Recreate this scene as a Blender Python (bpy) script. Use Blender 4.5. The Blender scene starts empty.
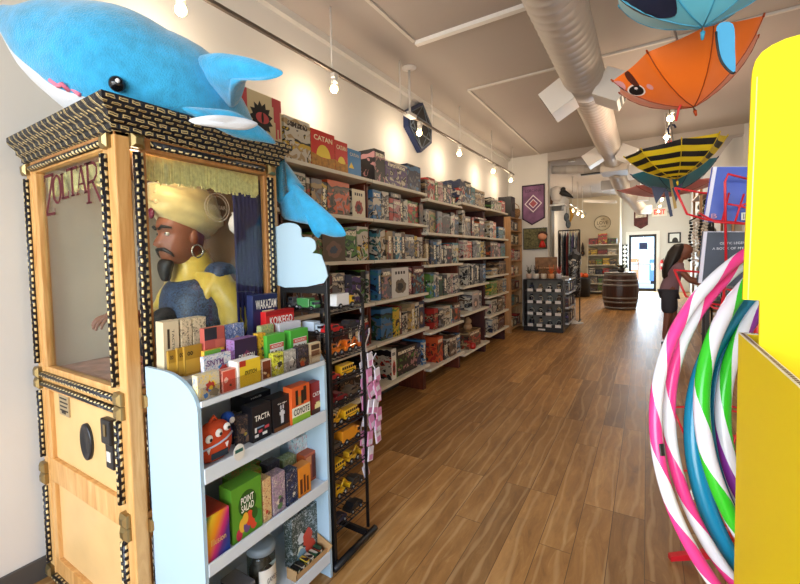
WORLD_STR, WIN_E, DOOR_E, BULB_E, EXPO = 1.0, 135, 150, 17, 0.12
WALL_E = 9
import bpy, bmesh, math, random
from mathutils import Vector, Matrix
S = bpy.context.scene
COL = S.collection
PI = math.pi
R = random.Random(7)

# ------------------------------------------------------------------ camera (measured from vanishing points)
F, YAW, PIT, ROL, H, CX, CY = 415.5, 0.58823, 0.047285, -0.024214, 1.5, 369.95, 277.0
fw = Vector((-math.sin(YAW)*math.cos(PIT), math.cos(YAW)*math.cos(PIT), -math.sin(PIT)))
r0 = Vector((math.cos(YAW), math.sin(YAW), 0)); u0 = r0.cross(fw)
rt = r0*math.cos(ROL) + u0*math.sin(ROL); up = -r0*math.sin(ROL) + u0*math.cos(ROL)
CAM = Vector((0, 0, H))
def at(x, y, **k):
    """point of the place seen at photo pixel x, y that lies on the plane X=, Y= or Z="""
    d = fw + rt*((x-CX)/F) - up*((y-CY)/F)
    (a, v), = k.items(); i = 'XYZ'.index(a)
    return CAM + d*((v-CAM[i])/d[i])
def depth(p): return (Vector(p)-CAM).dot(fw)
cd = bpy.data.cameras.new('camera'); cam = bpy.data.objects.new('camera', cd); COL.objects.link(cam)
M4 = Matrix((rt, up, -fw)).transposed().to_4x4(); M4.translation = CAM
cam.matrix_world = M4
cd.sensor_fit = 'HORIZONTAL'; cd.sensor_width = 36; cd.lens = F/800*36
cd.shift_x = (400-CX)/800; cd.shift_y = -(292-CY)/800
cd.clip_start = .05; cd.clip_end = 200
S.camera = cam

# ------------------------------------------------------------------ materials
def lin(c):
    if isinstance(c, str):
        c = [int(c[i:i+2], 16)/255 for i in (0, 2, 4)]
    return tuple((v/12.92 if v <= .04045 else ((v+.055)/1.055)**2.4) for v in c[:3]) + (1,)
MATS = {}
class NT:
    def __init__(s, m):
        s.m = m; m.use_nodes = True; s.t = m.node_tree; s.n = s.t.nodes; s.l = s.t.links
        s.b = s.n['Principled BSDF']
    def new(s, ty, **kw):
        n = s.n.new(ty)
        for k, v in kw.items():
            if hasattr(n, k) and k not in n.inputs: setattr(n, k, v)
            else: n.inputs[k].default_value = v
        return n
    def link(s, a, b): s.l.new(a, b)
    def ramp(s, fac, stops, interp='LINEAR'):
        n = s.n.new('ShaderNodeValToRGB'); cr = n.color_ramp; cr.interpolation = interp
        while len(cr.elements) > 1: cr.elements.remove(cr.elements[-1])
        cr.elements[0].position = stops[0][0]; cr.elements[0].color = lin(stops[0][1])
        for p, c in stops[1:]:
            e = cr.elements.new(p); e.color = lin(c)
        s.link(fac, n.inputs[0]); return n.outputs[0]
    def mix(s, fac, a, b, bt='MIX'):
        n = s.n.new('ShaderNodeMix'); n.data_type = 'RGBA'; n.blend_type = bt
        for v, i in ((fac, 0), (a, 6), (b, 7)):
            if hasattr(v, 'node'): s.link(v, n.inputs[i])
            elif i == 0: n.inputs[0].default_value = v
            else: n.inputs[i].default_value = lin(v)
        return n.outputs[2]
    def math(s, op, a, b=0.0, c=0.0):
        n = s.n.new('ShaderNodeMath'); n.operation = op
        for i, v in enumerate((a, b, c)):
            if hasattr(v, 'node'): s.link(v, n.inputs[i])
            else: n.inputs[i].default_value = v
        return n.outputs[0]
    def bump(s, h, st=.3, dist=.01):
        n = s.new('ShaderNodeBump', Strength=st, Distance=dist); s.link(h, n.inputs['Height']); s.link(n.outputs[0], s.b.inputs['Normal'])
    def co(s, which='Object', scale=None):
        tc = s.n.new('ShaderNodeTexCoord'); o = tc.outputs[which]
        if scale is not None:
            mp = s.n.new('ShaderNodeMapping'); mp.inputs['Scale'].default_value = scale
            s.link(o, mp.inputs['Vector']); o = mp.outputs[0]
        return o
    def noise(s, vec, sc, det=3, rough=.5, dist=0):
        n = s.new('ShaderNodeTexNoise', Scale=sc, Detail=det, Roughness=rough, Distortion=dist); s.link(vec, n.inputs['Vector']); return n.outputs['Fac']
    def base(s, c):
        if hasattr(c, 'node'): s.link(c, s.b.inputs['Base Color'])
        else: s.b.inputs['Base Color'].default_value = lin(c)
def mat(name, c, rough=.5, metal=0, emit=0, vary=0, bump=0, bsc=200, **kw):
    if name in MATS: return MATS[name]
    m = bpy.data.materials.new(name); t = NT(m); t.base(c)
    t.b.inputs['Roughness'].default_value = rough; t.b.inputs['Metallic'].default_value = metal
    if emit:
        t.b.inputs['Emission Color'].default_value = lin(kw.get('ecol', c)); t.b.inputs['Emission Strength'].default_value = emit
    if vary:
        o = t.co(); n = t.noise(o, kw.get('vsc', 6), 4)
        cc = lin(c); d = [max(0, v*(1-vary)) for v in cc[:3]]; l_ = [min(1, v*(1+vary)) for v in cc[:3]]
        rp = t.n.new('ShaderNodeValToRGB'); rp.color_ramp.elements[0].color = (*d, 1); rp.color_ramp.elements[1].color = (*l_, 1)
        rp.color_ramp.elements[0].position = .3; rp.color_ramp.elements[1].position = .7
        t.link(n, rp.inputs[0]); t.link(rp.outputs[0], t.b.inputs['Base Color'])
    if bump:
        t.bump(t.noise(t.co(), bsc, 2), bump, .004)
    if 'sheen' in kw: t.b.inputs['Sheen Weight'].default_value = kw['sheen']
    if 'trans' in kw: t.b.inputs['Transmission Weight'].default_value = kw['trans']; t.b.inputs['IOR'].default_value = 1.1
    if 'alpha' in kw: t.b.inputs['Alpha'].default_value = kw['alpha']
    if 'coat' in kw: t.b.inputs['Coat Weight'].default_value = kw['coat']
    MATS[name] = m; return m

def wood_mat(name, c1, c2, axis=(1, 1, .12), sc=14, rough=.42):
    if name in MATS: return MATS[name]
    m = bpy.data.materials.new(name); t = NT(m)
    v = t.co('Object', axis); n = t.noise(v, sc, 6, .6, 1.2)
    t.base(t.ramp(n, [(.3, c1), (.7, c2)])); t.b.inputs['Roughness'].default_value = rough
    t.bump(n, .08, .003); MATS[name] = m; return m

PAL = dict(k='17151a', w='c4bcab', r='a8281f', o='c8562a', y='c9a634', g='52803a', d='22472f', b='3b6f9e', n='1f2a4c', t='3f7a86',
           p='503a72', m='b07e80', e='a48a62', u='5e4330', s='6e6d72', c='561c1e')
def art(pal, kind=0):
    """printed cover: warped patches of the palette colours, a title band made of blocky glyph marks, thin border"""
    key = 'print_%s_%d' % (pal, kind)
    if key in MATS: return MATS[key]
    m = bpy.data.materials.new(key); t = NT(m)
    c = [PAL[x] for x in pal]
    while len(c) < 4: c.append(PAL['k'] if len(c) % 2 else PAL['w'])
    oi = t.n.new('ShaderNodeObjectInfo'); rnd = oi.outputs['Random']
    g = t.co('Object'); add = t.n.new('ShaderNodeVectorMath'); add.operation = 'ADD'
    mul = t.math('MULTIPLY', rnd, 37.0); cmb = t.n.new('ShaderNodeCombineXYZ')
    for i in range(3): t.link(mul, cmb.inputs[i])
    t.link(g, add.inputs[0]); t.link(cmb.outputs[0], add.inputs[1]); v = add.outputs[0]
    gen = t.co('Generated'); sp = t.n.new('ShaderNodeSeparateXYZ'); t.link(gen, sp.inputs[0]); y, z = sp.outputs[1], sp.outputs[2]
    # ground printed in horizontal fields
    zz = t.math('ADD', z, t.math('MULTIPLY', t.math('SUBTRACT', t.noise(v, 9, 1), .5), .35)); ph = t.math('FRACT', t.math('ADD', t.math('MULTIPLY', zz, 1.35), rnd))
    fld = t.ramp(ph, [(0, c[0]), (.30, c[1]), (.42, c[0]), (.62, c[2]), (.80, c[3]), (.88, c[0])], 'CONSTANT')
    # picture: a few hard edged patches
    n1 = t.noise(v, 9 if kind else 13, 2, .45, .9); n2 = t.noise(v, 14, 1, .5, .5)
    pic = t.ramp(n1, [(0, c[2]), (.36, c[1]), (.44, c[0]), (.55, '1b1716'), (.60, c[2]), (.66, c[3]), (.76, 'd8cdb4')], 'CONSTANT')
    ab = t.mix(t.math('MULTIPLY', t.math('GREATER_THAN', n2, .47), t.math('LESS_THAN', z, .74)), fld, pic)
    # title glyphs: upright on narrow spines, across on wide faces
    if kind:
        band = t.math('MULTIPLY', t.math('MULTIPLY', t.math('GREATER_THAN', z, .78), t.math('LESS_THAN', z, .9)), t.math('LESS_THAN', t.math('ABSOLUTE', t.math('SUBTRACT', y, .5)), .38)); vs = t.co('Object', (60, 85, 40))
    else:
        band = t.math('MULTIPLY', t.math('MULTIPLY', t.math('GREATER_THAN', z, .22), t.math('LESS_THAN', z, .82)), t.math('LESS_THAN', t.math('ABSOLUTE', t.math('SUBTRACT', y, .5)), .22)); vs = t.co('Object', (60, 60, 60))
    band = t.math('MULTIPLY', band, t.math('GREATER_THAN', t.math('FRACT', t.math('MULTIPLY', rnd, 7.3)), .3))
    vo = t.new('ShaderNodeTexVoronoi', Scale=1.0); t.link(vs, vo.inputs['Vector'])
    gl = t.math('MULTIPLY', band, t.math('GREATER_THAN', vo.outputs['Distance'], .40))
    base = t.mix(t.math('MULTIPLY', band, .8), ab, c[0])
    lum = sum(lin(c[0])[:3])
    t.base(t.mix(gl, base, 'efe6cc' if lum < .9 else '2a1a18'))
    t.b.inputs['Roughness'].default_value = .38
    MATS[key] = m; return m

# ------------------------------------------------------------------ mesh builder
LOC = {}
class MB:
    def __init__(s): s.v = []; s.f = []; s.mi = []; s.sm = []; s.xf = None
    def P(s, p): p = Vector(p); return (s.xf @ p) if s.xf else p
    def face(s, idx, mi=0, sm=False): s.f.append(tuple(idx)); s.mi.append(mi); s.sm.append(sm)
    def add(s, vs, fs, mi=0, sm=False):
        o = len(s.v); s.v += [s.P(p) for p in vs]
        for f in fs: s.face([o+i for i in f], mi, sm)
    def box(s, a, b, mi=0, bev=0):
        x0, x1 = sorted((a[0], b[0])); y0, y1 = sorted((a[1], b[1])); z0, z1 = sorted((a[2], b[2]))
        e = min(bev, (x1-x0)*.45, (y1-y0)*.45, (z1-z0)*.45)
        if e <= 0:
            s.add([(x0,y0,z0),(x1,y0,z0),(x1,y1,z0),(x0,y1,z0),(x0,y0,z1),(x1,y0,z1),(x1,y1,z1),(x0,y1,z1)],
                  [(3,2,1,0),(4,5,6,7),(0,1,5,4),(1,2,6,5),(2,3,7,6),(3,0,4,7)], mi); return s
        bm = bmesh.new(); bmesh.ops.create_cube(bm, size=1)
        for q in bm.verts: q.co = Vector(((x0+x1)/2+q.co.x*(x1-x0), (y0+y1)/2+q.co.y*(y1-y0), (z0+z1)/2+q.co.z*(z1-z0)))
        bmesh.ops.bevel(bm, geom=list(bm.edges), offset=e, segments=2, affect='EDGES', profile=.5)
        s.bm(bm, mi); return s
    def bm(s, bm, mi=0, sm=False):
        bm.verts.index_update(); s.add([q.co.copy() for q in bm.verts], [[q.index for q in f.verts] for f in bm.faces], mi, sm); bm.free()
    def prism(s, pts, vec, mi=0):
        n = len(pts); v = Vector(vec); P = [Vector(p) for p in pts]
        s.add(P+[p+v for p in P], [tuple(range(n))[::-1], tuple(range(n, 2*n))]+[(i, (i+1) % n, n+(i+1) % n, n+i) for i in range(n)], mi); return s
    def rings(s, rings, closed=False, cap=True, mi=0, sm=True):
        n = len(rings[0]); vs = [p for r_ in rings for p in r_]; fs = []
        m = len(rings)
        for i in range(m if closed else m-1):
            a, b = i*n, ((i+1) % m)*n
            for j in range(n): fs.append((a+j, a+(j+1) % n, b+(j+1) % n, b+j))
        if cap and not closed: fs += [tuple(range(n))[::-1], tuple(range((m-1)*n, m*n))]
        s.add(vs, fs, mi, sm); return s
    def tube(s, pts, r, n=8, mi=0, closed=False, flat=None):
        P = [Vector(p) for p in pts]; m = len(P); rr = r if isinstance(r, (list, tuple)) else [r]*m
        rg = []; prev = None
        for i in range(m):
            a = P[(i-1) % m] if (closed or i) else P[i]; b = P[(i+1) % m] if (closed or i < m-1) else P[i]
            t = (b-a).normalized() if (b-a).length > 1e-9 else Vector((0, 0, 1))
            if prev is None:
                h = Vector((0, 0, 1)) if abs(t.z) < .9 else Vector((1, 0, 0)); q = t.cross(h).normalized()
            else:
                q = (prev - t*prev.dot(t)); q = q.normalized() if q.length > 1e-6 else t.orthogonal().normalized()
            prev = q; w = t.cross(q)
            k = flat if flat else 1
            rg.append([P[i]+q*(math.cos(2*PI*j/n)*rr[i])+w*(math.sin(2*PI*j/n)*rr[i]*k) for j in range(n)])
        s.rings(rg, closed, not closed, mi); return s
    def cyl(s, a, b, r, n=20, mi=0, r2=None):
        return s.tube([a, b], [r, r if r2 is None else r2], n, mi)
    def lathe(s, c, prof, n=28, mi=0, axis=None):
        c = Vector(c); s.rings([[c+Vector((r*math.cos(2*PI*j/n), r*math.sin(2*PI*j/n), z)) for j in range(n)] for r, z in prof], False, True, mi); return s
    def ball(s, c, r, n=16, mi=0):
        c = Vector(c); r = Vector((r, r, r)) if not hasattr(r, '__len__') else Vector(r); m = n//2+1; rg = []
        for i in range(m+1):
            a = -PI/2+PI*i/m; k = max(math.cos(a), .02)
            rg.append([c+Vector((r.x*k*math.cos(2*PI*j/n), r.y*k*math.sin(2*PI*j/n), r.z*math.sin(a))) for j in range(n)])
        s.rings(rg, False, True, mi); return s
    def torus(s, c, R_, r, u, v, n=48, k=10, mi=0):
        c, u, v = Vector(c), Vector(u).normalized(), Vector(v).normalized()
        s.tube([c+u*(R_*math.cos(2*PI*i/n))+v*(R_*math.sin(2*PI*i/n)) for i in range(n)], r, k, mi, closed=True); return s
    def build(s, name, mats, parent=None, loc=None):
        if not isinstance(mats, (list, tuple)): mats = [mats]
        L = Vector(LOC[parent.name]) if parent is not None else None
        if L is None:
            if loc is None:
                xs = [p.x for p in s.v]; ys = [p.y for p in s.v]; zs = [p.z for p in s.v]
                loc = ((min(xs)+max(xs))/2, (min(ys)+max(ys))/2, min(zs))
            L = Vector(loc)
        me = bpy.data.meshes.new(name); me.from_pydata([p-L for p in s.v], [], s.f)
        for m in mats: me.materials.append(m)
        me.polygons.foreach_set('material_index', s.mi); me.polygons.foreach_set('use_smooth', s.sm)
        bm = bmesh.new(); bm.from_mesh(me); bmesh.ops.recalc_face_normals(bm, faces=bm.faces); bm.to_mesh(me); bm.free()
        me.update()
        o = bpy.data.objects.new(name, me); COL.objects.link(o)
        if parent is not None: o.parent = parent
        else: o.location = L
        LOC[o.name] = tuple(L); return o
def tag(o, label, cat, group=None, kind=None):
    o['label'] = label; o['category'] = cat
    if group: o['group'] = group
    if kind: o['kind'] = kind
    return o
def thing(name, loc, label, cat, group=None):
    o = bpy.data.objects.new(name, None); o.empty_display_size = .1; COL.objects.link(o); o.location = loc; LOC[o.name] = tuple(loc)
    return tag(o, label, cat, group)
def struct(name, mb, m, loc=(0, 0, 0)):
    o = mb.build(name, m, None, loc); o['kind'] = 'structure'; return o
def part_label(o, l): o['label'] = l; return o

def skin_mesh(nodes, edges, sub=2, root=0):
    """nodes: list of (point, rx, ry); returns evaluated (verts, faces)"""
    me = bpy.data.meshes.new('tmp'); me.from_pydata([Vector(p) for p, *_ in nodes], edges, [])
    o = bpy.data.objects.new('tmp', me); COL.objects.link(o)
    md = o.modifiers.new('s', 'SKIN'); md.use_smooth_shade = True
    if sub:
        sd = o.modifiers.new('d', 'SUBSURF'); sd.levels = sub; sd.render_levels = sub
    sv = me.skin_vertices[0].data
    for i, (p, rx, ry) in enumerate(nodes): sv[i].radius = (rx, ry); sv[i].use_root = (i == root)
    bpy.context.view_layer.update()
    dg = bpy.context.evaluated_depsgraph_get(); ev = o.evaluated_get(dg); m2 = ev.to_mesh()
    vs = [v.co.copy() for v in m2.vertices]; fs = [tuple(p.vertices) for p in m2.polygons]
    ev.to_mesh_clear(); bpy.data.objects.remove(o); bpy.data.meshes.remove(me)
    return vs, fs
def text_mb(mb, s, c, w, h, ux, uy, ext=.001, mi=0, bold=0):
    """lettering fitted to w x h, centre c, ux / uy the reading and up directions"""
    cu = bpy.data.curves.new('t', 'FONT'); cu.body = s; cu.align_x = 'CENTER'; cu.align_y = 'CENTER'; cu.extrude = 0; cu.resolution_u = 3; cu.offset = bold
    o = bpy.data.objects.new('t', cu); COL.objects.link(o); bpy.context.view_layer.update()
    me = o.evaluated_get(bpy.context.evaluated_depsgraph_get()).to_mesh()
    vs = [v.co.copy() for v in me.vertices]; fs = [tuple(p.vertices) for p in me.polygons]
    o.evaluated_get(bpy.context.evaluated_depsgraph_get()).to_mesh_clear(); bpy.data.objects.remove(o); bpy.data.curves.remove(cu)
    x0, x1 = min(v.x for v in vs), max(v.x for v in vs); y0, y1 = min(v.y for v in vs), max(v.y for v in vs)
    ux, uy, c = Vector(ux), Vector(uy), Vector(c); nn = ux.cross(uy).normalized()*ext
    mb.add([c+ux*((v.x-(x0+x1)/2)/(x1-x0)*w)+uy*((v.y-(y0+y1)/2)/(y1-y0)*h)+nn for v in vs], fs, mi)
EX, EY, EZ = Vector((1, 0, 0)), Vector((0, 1, 0)), Vector((0, 0, 1))
# ------------------------------------------------------------------ setting
WX, CZ, BY, FY = -2.408, 3.47, 8.87, 18.55
def floor_mat():
    m = bpy.data.materials.new('plank_floor'); t = NT(m)
    sp = t.n.new('ShaderNodeSeparateXYZ'); t.link(t.co(), sp.inputs[0])
    cm = t.n.new('ShaderNodeCombineXYZ'); t.link(sp.outputs[1], cm.inputs[0]); t.link(sp.outputs[0], cm.inputs[1])
    br = t.new('ShaderNodeTexBrick', Scale=1.0, offset=.37, offset_frequency=3)
    br.inputs['Brick Width'].default_value = 1.35; br.inputs['Row Height'].default_value = .152; br.inputs['Mortar Size'].default_value = .0018
    br.inputs['Mortar Smooth'].default_value = .2; br.inputs['Bias'].default_value = 0
    br.inputs['Color1'].default_value = (0, 0, 0, 1); br.inputs['Color2'].default_value = (1, 1, 1, 1); br.inputs['Mortar'].default_value = (.5, .5, .5, 1)
    t.link(cm.outputs[0], br.inputs['Vector'])
    # grain runs along the plank, shifted per plank
    mp = t.n.new('ShaderNodeMapping'); mp.inputs['Scale'].default_value = (1.5, 7, 1); t.link(cm.outputs[0], mp.inputs['Vector'])
    sh = t.n.new('ShaderNodeVectorMath'); sh.operation = 'ADD'; t.link(mp.outputs[0], sh.inputs[0])
    sc = t.n.new('ShaderNodeVectorMath'); sc.operation = 'SCALE'; sc.inputs['Scale'].default_value = 23; t.link(br.outputs['Color'], sc.inputs[0]); t.link(sc.outputs[0], sh.inputs[1])
    g1 = t.noise(sh.outputs[0], 1.0, 3, .5, .9); g2 = t.noise(sh.outputs[0], 2.6, 7, .7, .9)
    wv = t.new('ShaderNodeTexWave', Scale=.55, Distortion=7.0, Detail=3.0, bands_direction='Y'); wv.inputs['Detail Scale'].default_value = 1.2; t.link(sh.outputs[0], wv.inputs['Vector'])
    c = t.ramp(g1, [(.25, '8d6232'), (.5, 'bd8c4f'), (.75, 'dfb274')])
    c2 = t.ramp(g2, [(.25, '5a3716'), (.46, 'a8743a'), (.58, 'bd8a4c'), (.76, 'efca90')])
    c = t.mix(.5, c, c2)
    tone = t.ramp(br.outputs['Color'], [(0, '9f9690'), (.5, 'd6d0c8'), (1, 'ffffff')])
    c = t.mix(.7, c, tone, 'MULTIPLY')
    ring = t.ramp(wv.outputs['Fac'], [(.0, 'ffffff'), (.16, '000000')])
    c = t.mix(t.math('MULTIPLY', ring, .28), c, 'e0bd8a')
    c = t.mix(t.math('MULTIPLY', br.outputs['Fac'], .8), c, '3a2513')
    t.base(c); t.b.inputs['Roughness'].default_value = .36; t.b.inputs['Specular IOR Level'].default_value = .45
    rr = t.math('MULTIPLY_ADD', g2, .25, .33); t.link(rr, t.b.inputs['Roughness'])
    t.bump(g2, .12, .002); return m
M_floor = floor_mat()
M_wall = mat('wall_paint', 'd3d0cb', .85, vary=.03, vsc=1.5, bump=.05, bsc=90)
M_wallw = mat('wall_paint_warm', 'd8cdb4', .85, vary=.03, vsc=1.5)
M_ceil = mat('ceiling_paint', 'b7aea7', .9, vary=.025, vsc=.8)
M_white = mat('white_paint', 'e9e8e6', .55)
M_base = mat('baseboard_grey', '4a4744', .5)
struct('floor', MB().box((-4, -3.2, -.1), (3.2, FY+.1, 0)), M_floor)
struct('ceiling', MB().box((-4, -3.2, CZ), (3.2, FY+.1, CZ+.1)), M_ceil)
struct('wall_left', MB().box((WX-.12, -3.2, 0), (WX, FY, CZ)), M_wall)
struct('wall_stub', MB().box((WX, BY, 0), (-1.64, BY+.22, CZ)), M_wall)
struct('wall_far_left', MB().box((WX, 17, 0), (-.79, FY, CZ)), M_wallw)
struct('baseboard_left', MB().box((WX, -3.2, 0), (WX+.014, BY, .105), bev=.004), M_base)
struct('wall_right_front', MB().box((1.9, -3.2, 0), (2.02, BY, CZ)), M_wall)
struct('wall_right_stub', MB().box((1.27, BY, 0), (2.02, BY+.2, CZ)), M_wall)
struct('wall_right_back', MB().box((1.27, BY+.2, 0), (1.4, FY, CZ)), M_wall)
# back wall with a door opening
DX0, DX1, DZ = -.56, .29, 2.1
mb = MB(); mb.box((-.79, FY-.05, 0), (DX0, FY+.07, CZ)); mb.box((DX1, FY-.05, 0), (1.27, FY+.07, CZ)); mb.box((DX0, FY-.05, DZ), (DX1, FY+.07, CZ))
struct('wall_back', mb, M_wall)
mb = MB()
for a, b in (((DX0-.1, 0), (DX0, DZ+.12)), ((DX1, 0), (DX1+.1, DZ+.12)), ((DX0, DZ), (DX1, DZ+.12))): mb.box((a[0], FY-.075, a[1]), (b[0], FY-.045, b[1]), bev=.005)
struct('trim_1', mb, M_white)
M_glassd = mat('door_glass', 'f2f8fa', .05, trans=1.0)
M_black = mat('black_satin', '151518', .4)
mb = MB()
for a, b in (((DX0, 0), (DX0+.07, DZ)), ((DX1-.07, 0), (DX1, DZ)), ((DX0, DZ-.09), (DX1, DZ)), ((DX0, 0), (DX1, .1))): mb.box((a[0], FY-.03, a[1]), (b[0], FY+.01, b[1]))
door = struct('door_1', mb, M_black, (DX0, FY, 0))
MB().box((DX0+.07, FY-.014, .1), (DX1-.07, FY-.006, DZ-.09)).build('glass_pane', M_glassd, door)
mb = MB().box((DX0+.07, FY-.05, .98), (DX1-.07, FY-.03, 1.03)); mb.build('push_bar', mat('steel', 'b8babd', .3, 1), door)
MB().box((-.24, FY-.02, 1.55), (.02, FY-.016, 1.8)).build('door_notice', mat('notice_navy', '28365e', .6), door)
# bright daylight place beyond the back door: pavement, wall and poster colours
M_pave = mat('pavement', 'c9ccce', .8, vary=.05)
struct('ground_outside', MB().box((-6, FY+.1, -.12), (6, FY+9, -.02)), M_pave)
mb = MB().box((-6, FY+8, 0), (6, FY+8.3, 3.2)); struct('wall_outside', mb, mat('outside_wall', 'b9d3dc', .8, vary=.1, vsc=2))
def street(nm, a, b, c, l, cat):
    t = thing(nm, ((a[0]+b[0])/2, (a[1]+b[1])/2, 0), l, cat); MB().box((a[0], a[1], .12), (b[0], b[1], b[2]), bev=.03).build('cabinet', mat('street_'+c, c, .5), t); MB().box((a[0]+.05, a[1]+.05, -.02), (b[0]-.05, b[1]-.05, .12)).build('foot', M_black, t); MB().box((a[0]+.06, a[1]-.01, b[2]*.55), (b[0]-.06, a[1]+.01, b[2]*.85)).build('window', mat('street_pale', 'd9e2e4', .3), t)
street('newspaper_box', (-.68, FY+4.2, 0), (-.30, FY+4.6, 1.15), 'e08a5a', 'orange newspaper box outside the back door', 'newspaper box')
street('mail_box', (.10, FY+4.2, 0), (.48, FY+4.6, 1.1), '5f86c4', 'blue mail box outside the back door', 'mail box')
# storefront behind the photographer: wall with a wide shop window
mb = MB(); mb.box((WX, -2.6, 0), (1.9, -2.45, .45)); mb.box((WX, -2.6, 3.0), (1.9, -2.45, CZ)); mb.box((WX, -2.6, .45), (WX+.2, -2.45, 3.0)); mb.box((1.7, -2.6, .45), (1.9, -2.45, 3.0))
struct('wall_front', mb, M_wall)
mb = MB()
for x in (WX+.2, -.3, 1.66): mb.box((x, -2.56, .45), (x+.05, -2.49, 3.0))
for z in (.45, 2.95): mb.box((WX+.2, -2.56, z), (1.7, -2.49, z+.05))
struct('window_1', mb, M_black)
# ceiling trims (edges of the dropped panels)
M_trim = mat('ceiling_trim', 'd8d2ca', .7)
M_trimw = mat('ceiling_trim_lit', 'f3f1ee', .5)  # brighter trim tone, painting in the lit face of the ceiling step
struct('trim_2', MB().box((-1.78, 3.50, CZ-.035), (-.62, 3.555, CZ)), M_trimw)
struct('trim_3', MB().box((-1.79, 4.87, CZ-.02), (1.9, 4.90, CZ)), M_trim)
struct('trim_4', MB().box((-1.80, -2.4, CZ-.015), (-1.77, 3.5, CZ)), M_trim)
struct('trim_5', MB().box((-1.80, 4.9, CZ-.015), (-1.77, BY, CZ)), M_trim)
struct('trim_6', MB().box((-1.64, BY, CZ-.16), (1.27, BY+.2, CZ)), M_ceil)
struct('trim_7', MB().box((WX, -2.4, CZ-.06), (WX+.05, BY, CZ)), M_wall)

# ------------------------------------------------------------------ light
W = bpy.data.worlds.new('world'); S.world = W; W.use_nodes = True
wn = W.node_tree.nodes; bg = wn['Background']; sky = wn.new('ShaderNodeTexSky'); sky.sky_type = 'NISHITA'
sky.sun_disc = False; sky.sun_elevation = math.radians(50); sky.sun_rotation = math.radians(200)
W.node_tree.links.new(sky.outputs[0], bg.inputs[0]); bg.inputs[1].default_value = WORLD_STR
def area(name, loc, rot, sx, sy, e, c=(1, 1, 1)):
    l = bpy.data.lights.new(name, 'AREA'); l.shape = 'RECTANGLE'; l.size = sx; l.size_y = sy; l.energy = e; l.color = c
    o = bpy.data.objects.new(name, l); o.location = loc; o.rotation_euler = rot; COL.objects.link(o); return o
def point(name, loc, e, c=(1, .82, .6), r=.05):
    l = bpy.data.lights.new(name, 'POINT'); l.energy = e; l.color = c; l.shadow_soft_size = r
    o = bpy.data.objects.new(name, l); o.location = loc; COL.objects.link(o); return o
area('shop_window_daylight', (-.25, -2.4, 1.75), (PI/2, 0, 0), 3.8, 2.5, WIN_E, (.93, .97, 1))
area('back_door_daylight', ((DX0+DX1)/2, FY-.12, 1.1), (-PI/2, 0, 0), .8, 1.9, DOOR_E, (.62, .83, 1))
# ------------------------------------------------------------------ fortune teller machine
M_oak = wood_mat('honey_oak', 'b9803f', 'e0b272', (9, 9, 1.1), 2.2, .38)
M_panel = mat('maple_panel', 'd9b277', .4, vary=.07, vsc=5)
M_oakd = wood_mat('oak_side_shaded', '8f5d2f', 'b98248', (9, 9, 1.1), 2.2, .42)  # same oak in a browner tone, the side's shade put into its colour
M_brass = mat('aged_brass', '9a8558', .35, .85)
def glass_mat(name, tint='ffffff', gl=.1):
    m = bpy.data.materials.new(name); m.use_nodes = True; nt = m.node_tree; n = nt.nodes; n.remove(n['Principled BSDF'])
    o = n['Material Output']; tr = n.new('ShaderNodeBsdfTransparent'); tr.inputs[0].default_value = lin(tint)
    g = n.new('ShaderNodeBsdfGlossy'); g.inputs['Roughness'].default_value = .03
    lw = n.new('ShaderNodeLayerWeight'); lw.inputs[0].default_value = .5
    pw = n.new('ShaderNodeMath'); pw.operation = 'POWER'; pw.inputs[1].default_value = 4; nt.links.new(lw.outputs['Facing'], pw.inputs[0])
    fr = n.new('ShaderNodeMath'); fr.operation = 'MULTIPLY_ADD'; fr.inputs[1].default_value = .5; fr.inputs[2].default_value = .035; nt.links.new(pw.outputs[0], fr.inputs[0])
    mx = n.new('ShaderNodeMixShader'); nt.links.new(fr.outputs[0], mx.inputs[0]); nt.links.new(tr.outputs[0], mx.inputs[1]); nt.links.new(g.outputs[0], mx.inputs[2]); nt.links.new(mx.outputs[0], o.inputs[0]); return m
M_glass = glass_mat('clear_glass', 'f4f8f7')
def carved(name, axis, bw=.029, rh=.024, ring=False):
    """black moulding with carved cream links"""
    m = bpy.data.materials.new(name); t = NT(m)
    sp = t.n.new('ShaderNodeSeparateXYZ'); t.link(t.co(), sp.inputs[0])
    a = sp.outputs['XYZ'.index(axis)]
    o = [sp.outputs[i] for i in range(3) if 'XYZ'[i] != axis]
    cm = t.n.new('ShaderNodeCombineXYZ'); t.link(a, cm.inputs[0]); t.link(t.math('ADD', o[0], o[1]), cm.inputs[1])
    nz = t.n.new('ShaderNodeTexNoise'); nz.inputs['Scale'].default_value = 38; nz.inputs['Detail'].default_value = 2; t.link(t.co(), nz.inputs['Vector'])
    dd = t.n.new('ShaderNodeVectorMath'); dd.operation = 'SUBTRACT'; dd.inputs[1].default_value = (.5, .5, .5); t.link(nz.outputs['Color'], dd.inputs[0])
    ds = t.n.new('ShaderNodeVectorMath'); ds.operation = 'SCALE'; ds.inputs['Scale'].default_value = .014; t.link(dd.outputs[0], ds.inputs[0])
    av = t.n.new('ShaderNodeVectorMath'); av.operation = 'ADD'; t.link(cm.outputs[0], av.inputs[0]); t.link(ds.outputs[0], av.inputs[1])
    br = t.new('ShaderNodeTexBrick', Scale=1.0, offset=.5, offset_frequency=2)
    br.inputs['Brick Width'].default_value = bw; br.inputs['Row Height'].default_value = rh; br.inputs['Mortar Size'].default_value = rh*.48; br.inputs['Mortar Smooth'].default_value = 1.0
    t.link(av.outputs[0], br.inputs['Vector']); f = br.outputs['Fac']
    t.base(t.ramp(f, [(.0, '3a2c1c' if ring else 'e2d2a2'), (.12 if ring else .22, 'd9c48c'), (.32, 'cbb078'), (.44, '14141d'), (1, '0c0d15')]))
    t.b.inputs['Roughness'].default_value = .35
    t.bump(t.math('SUBTRACT', 1.0, f), .7, .006); return m
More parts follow.
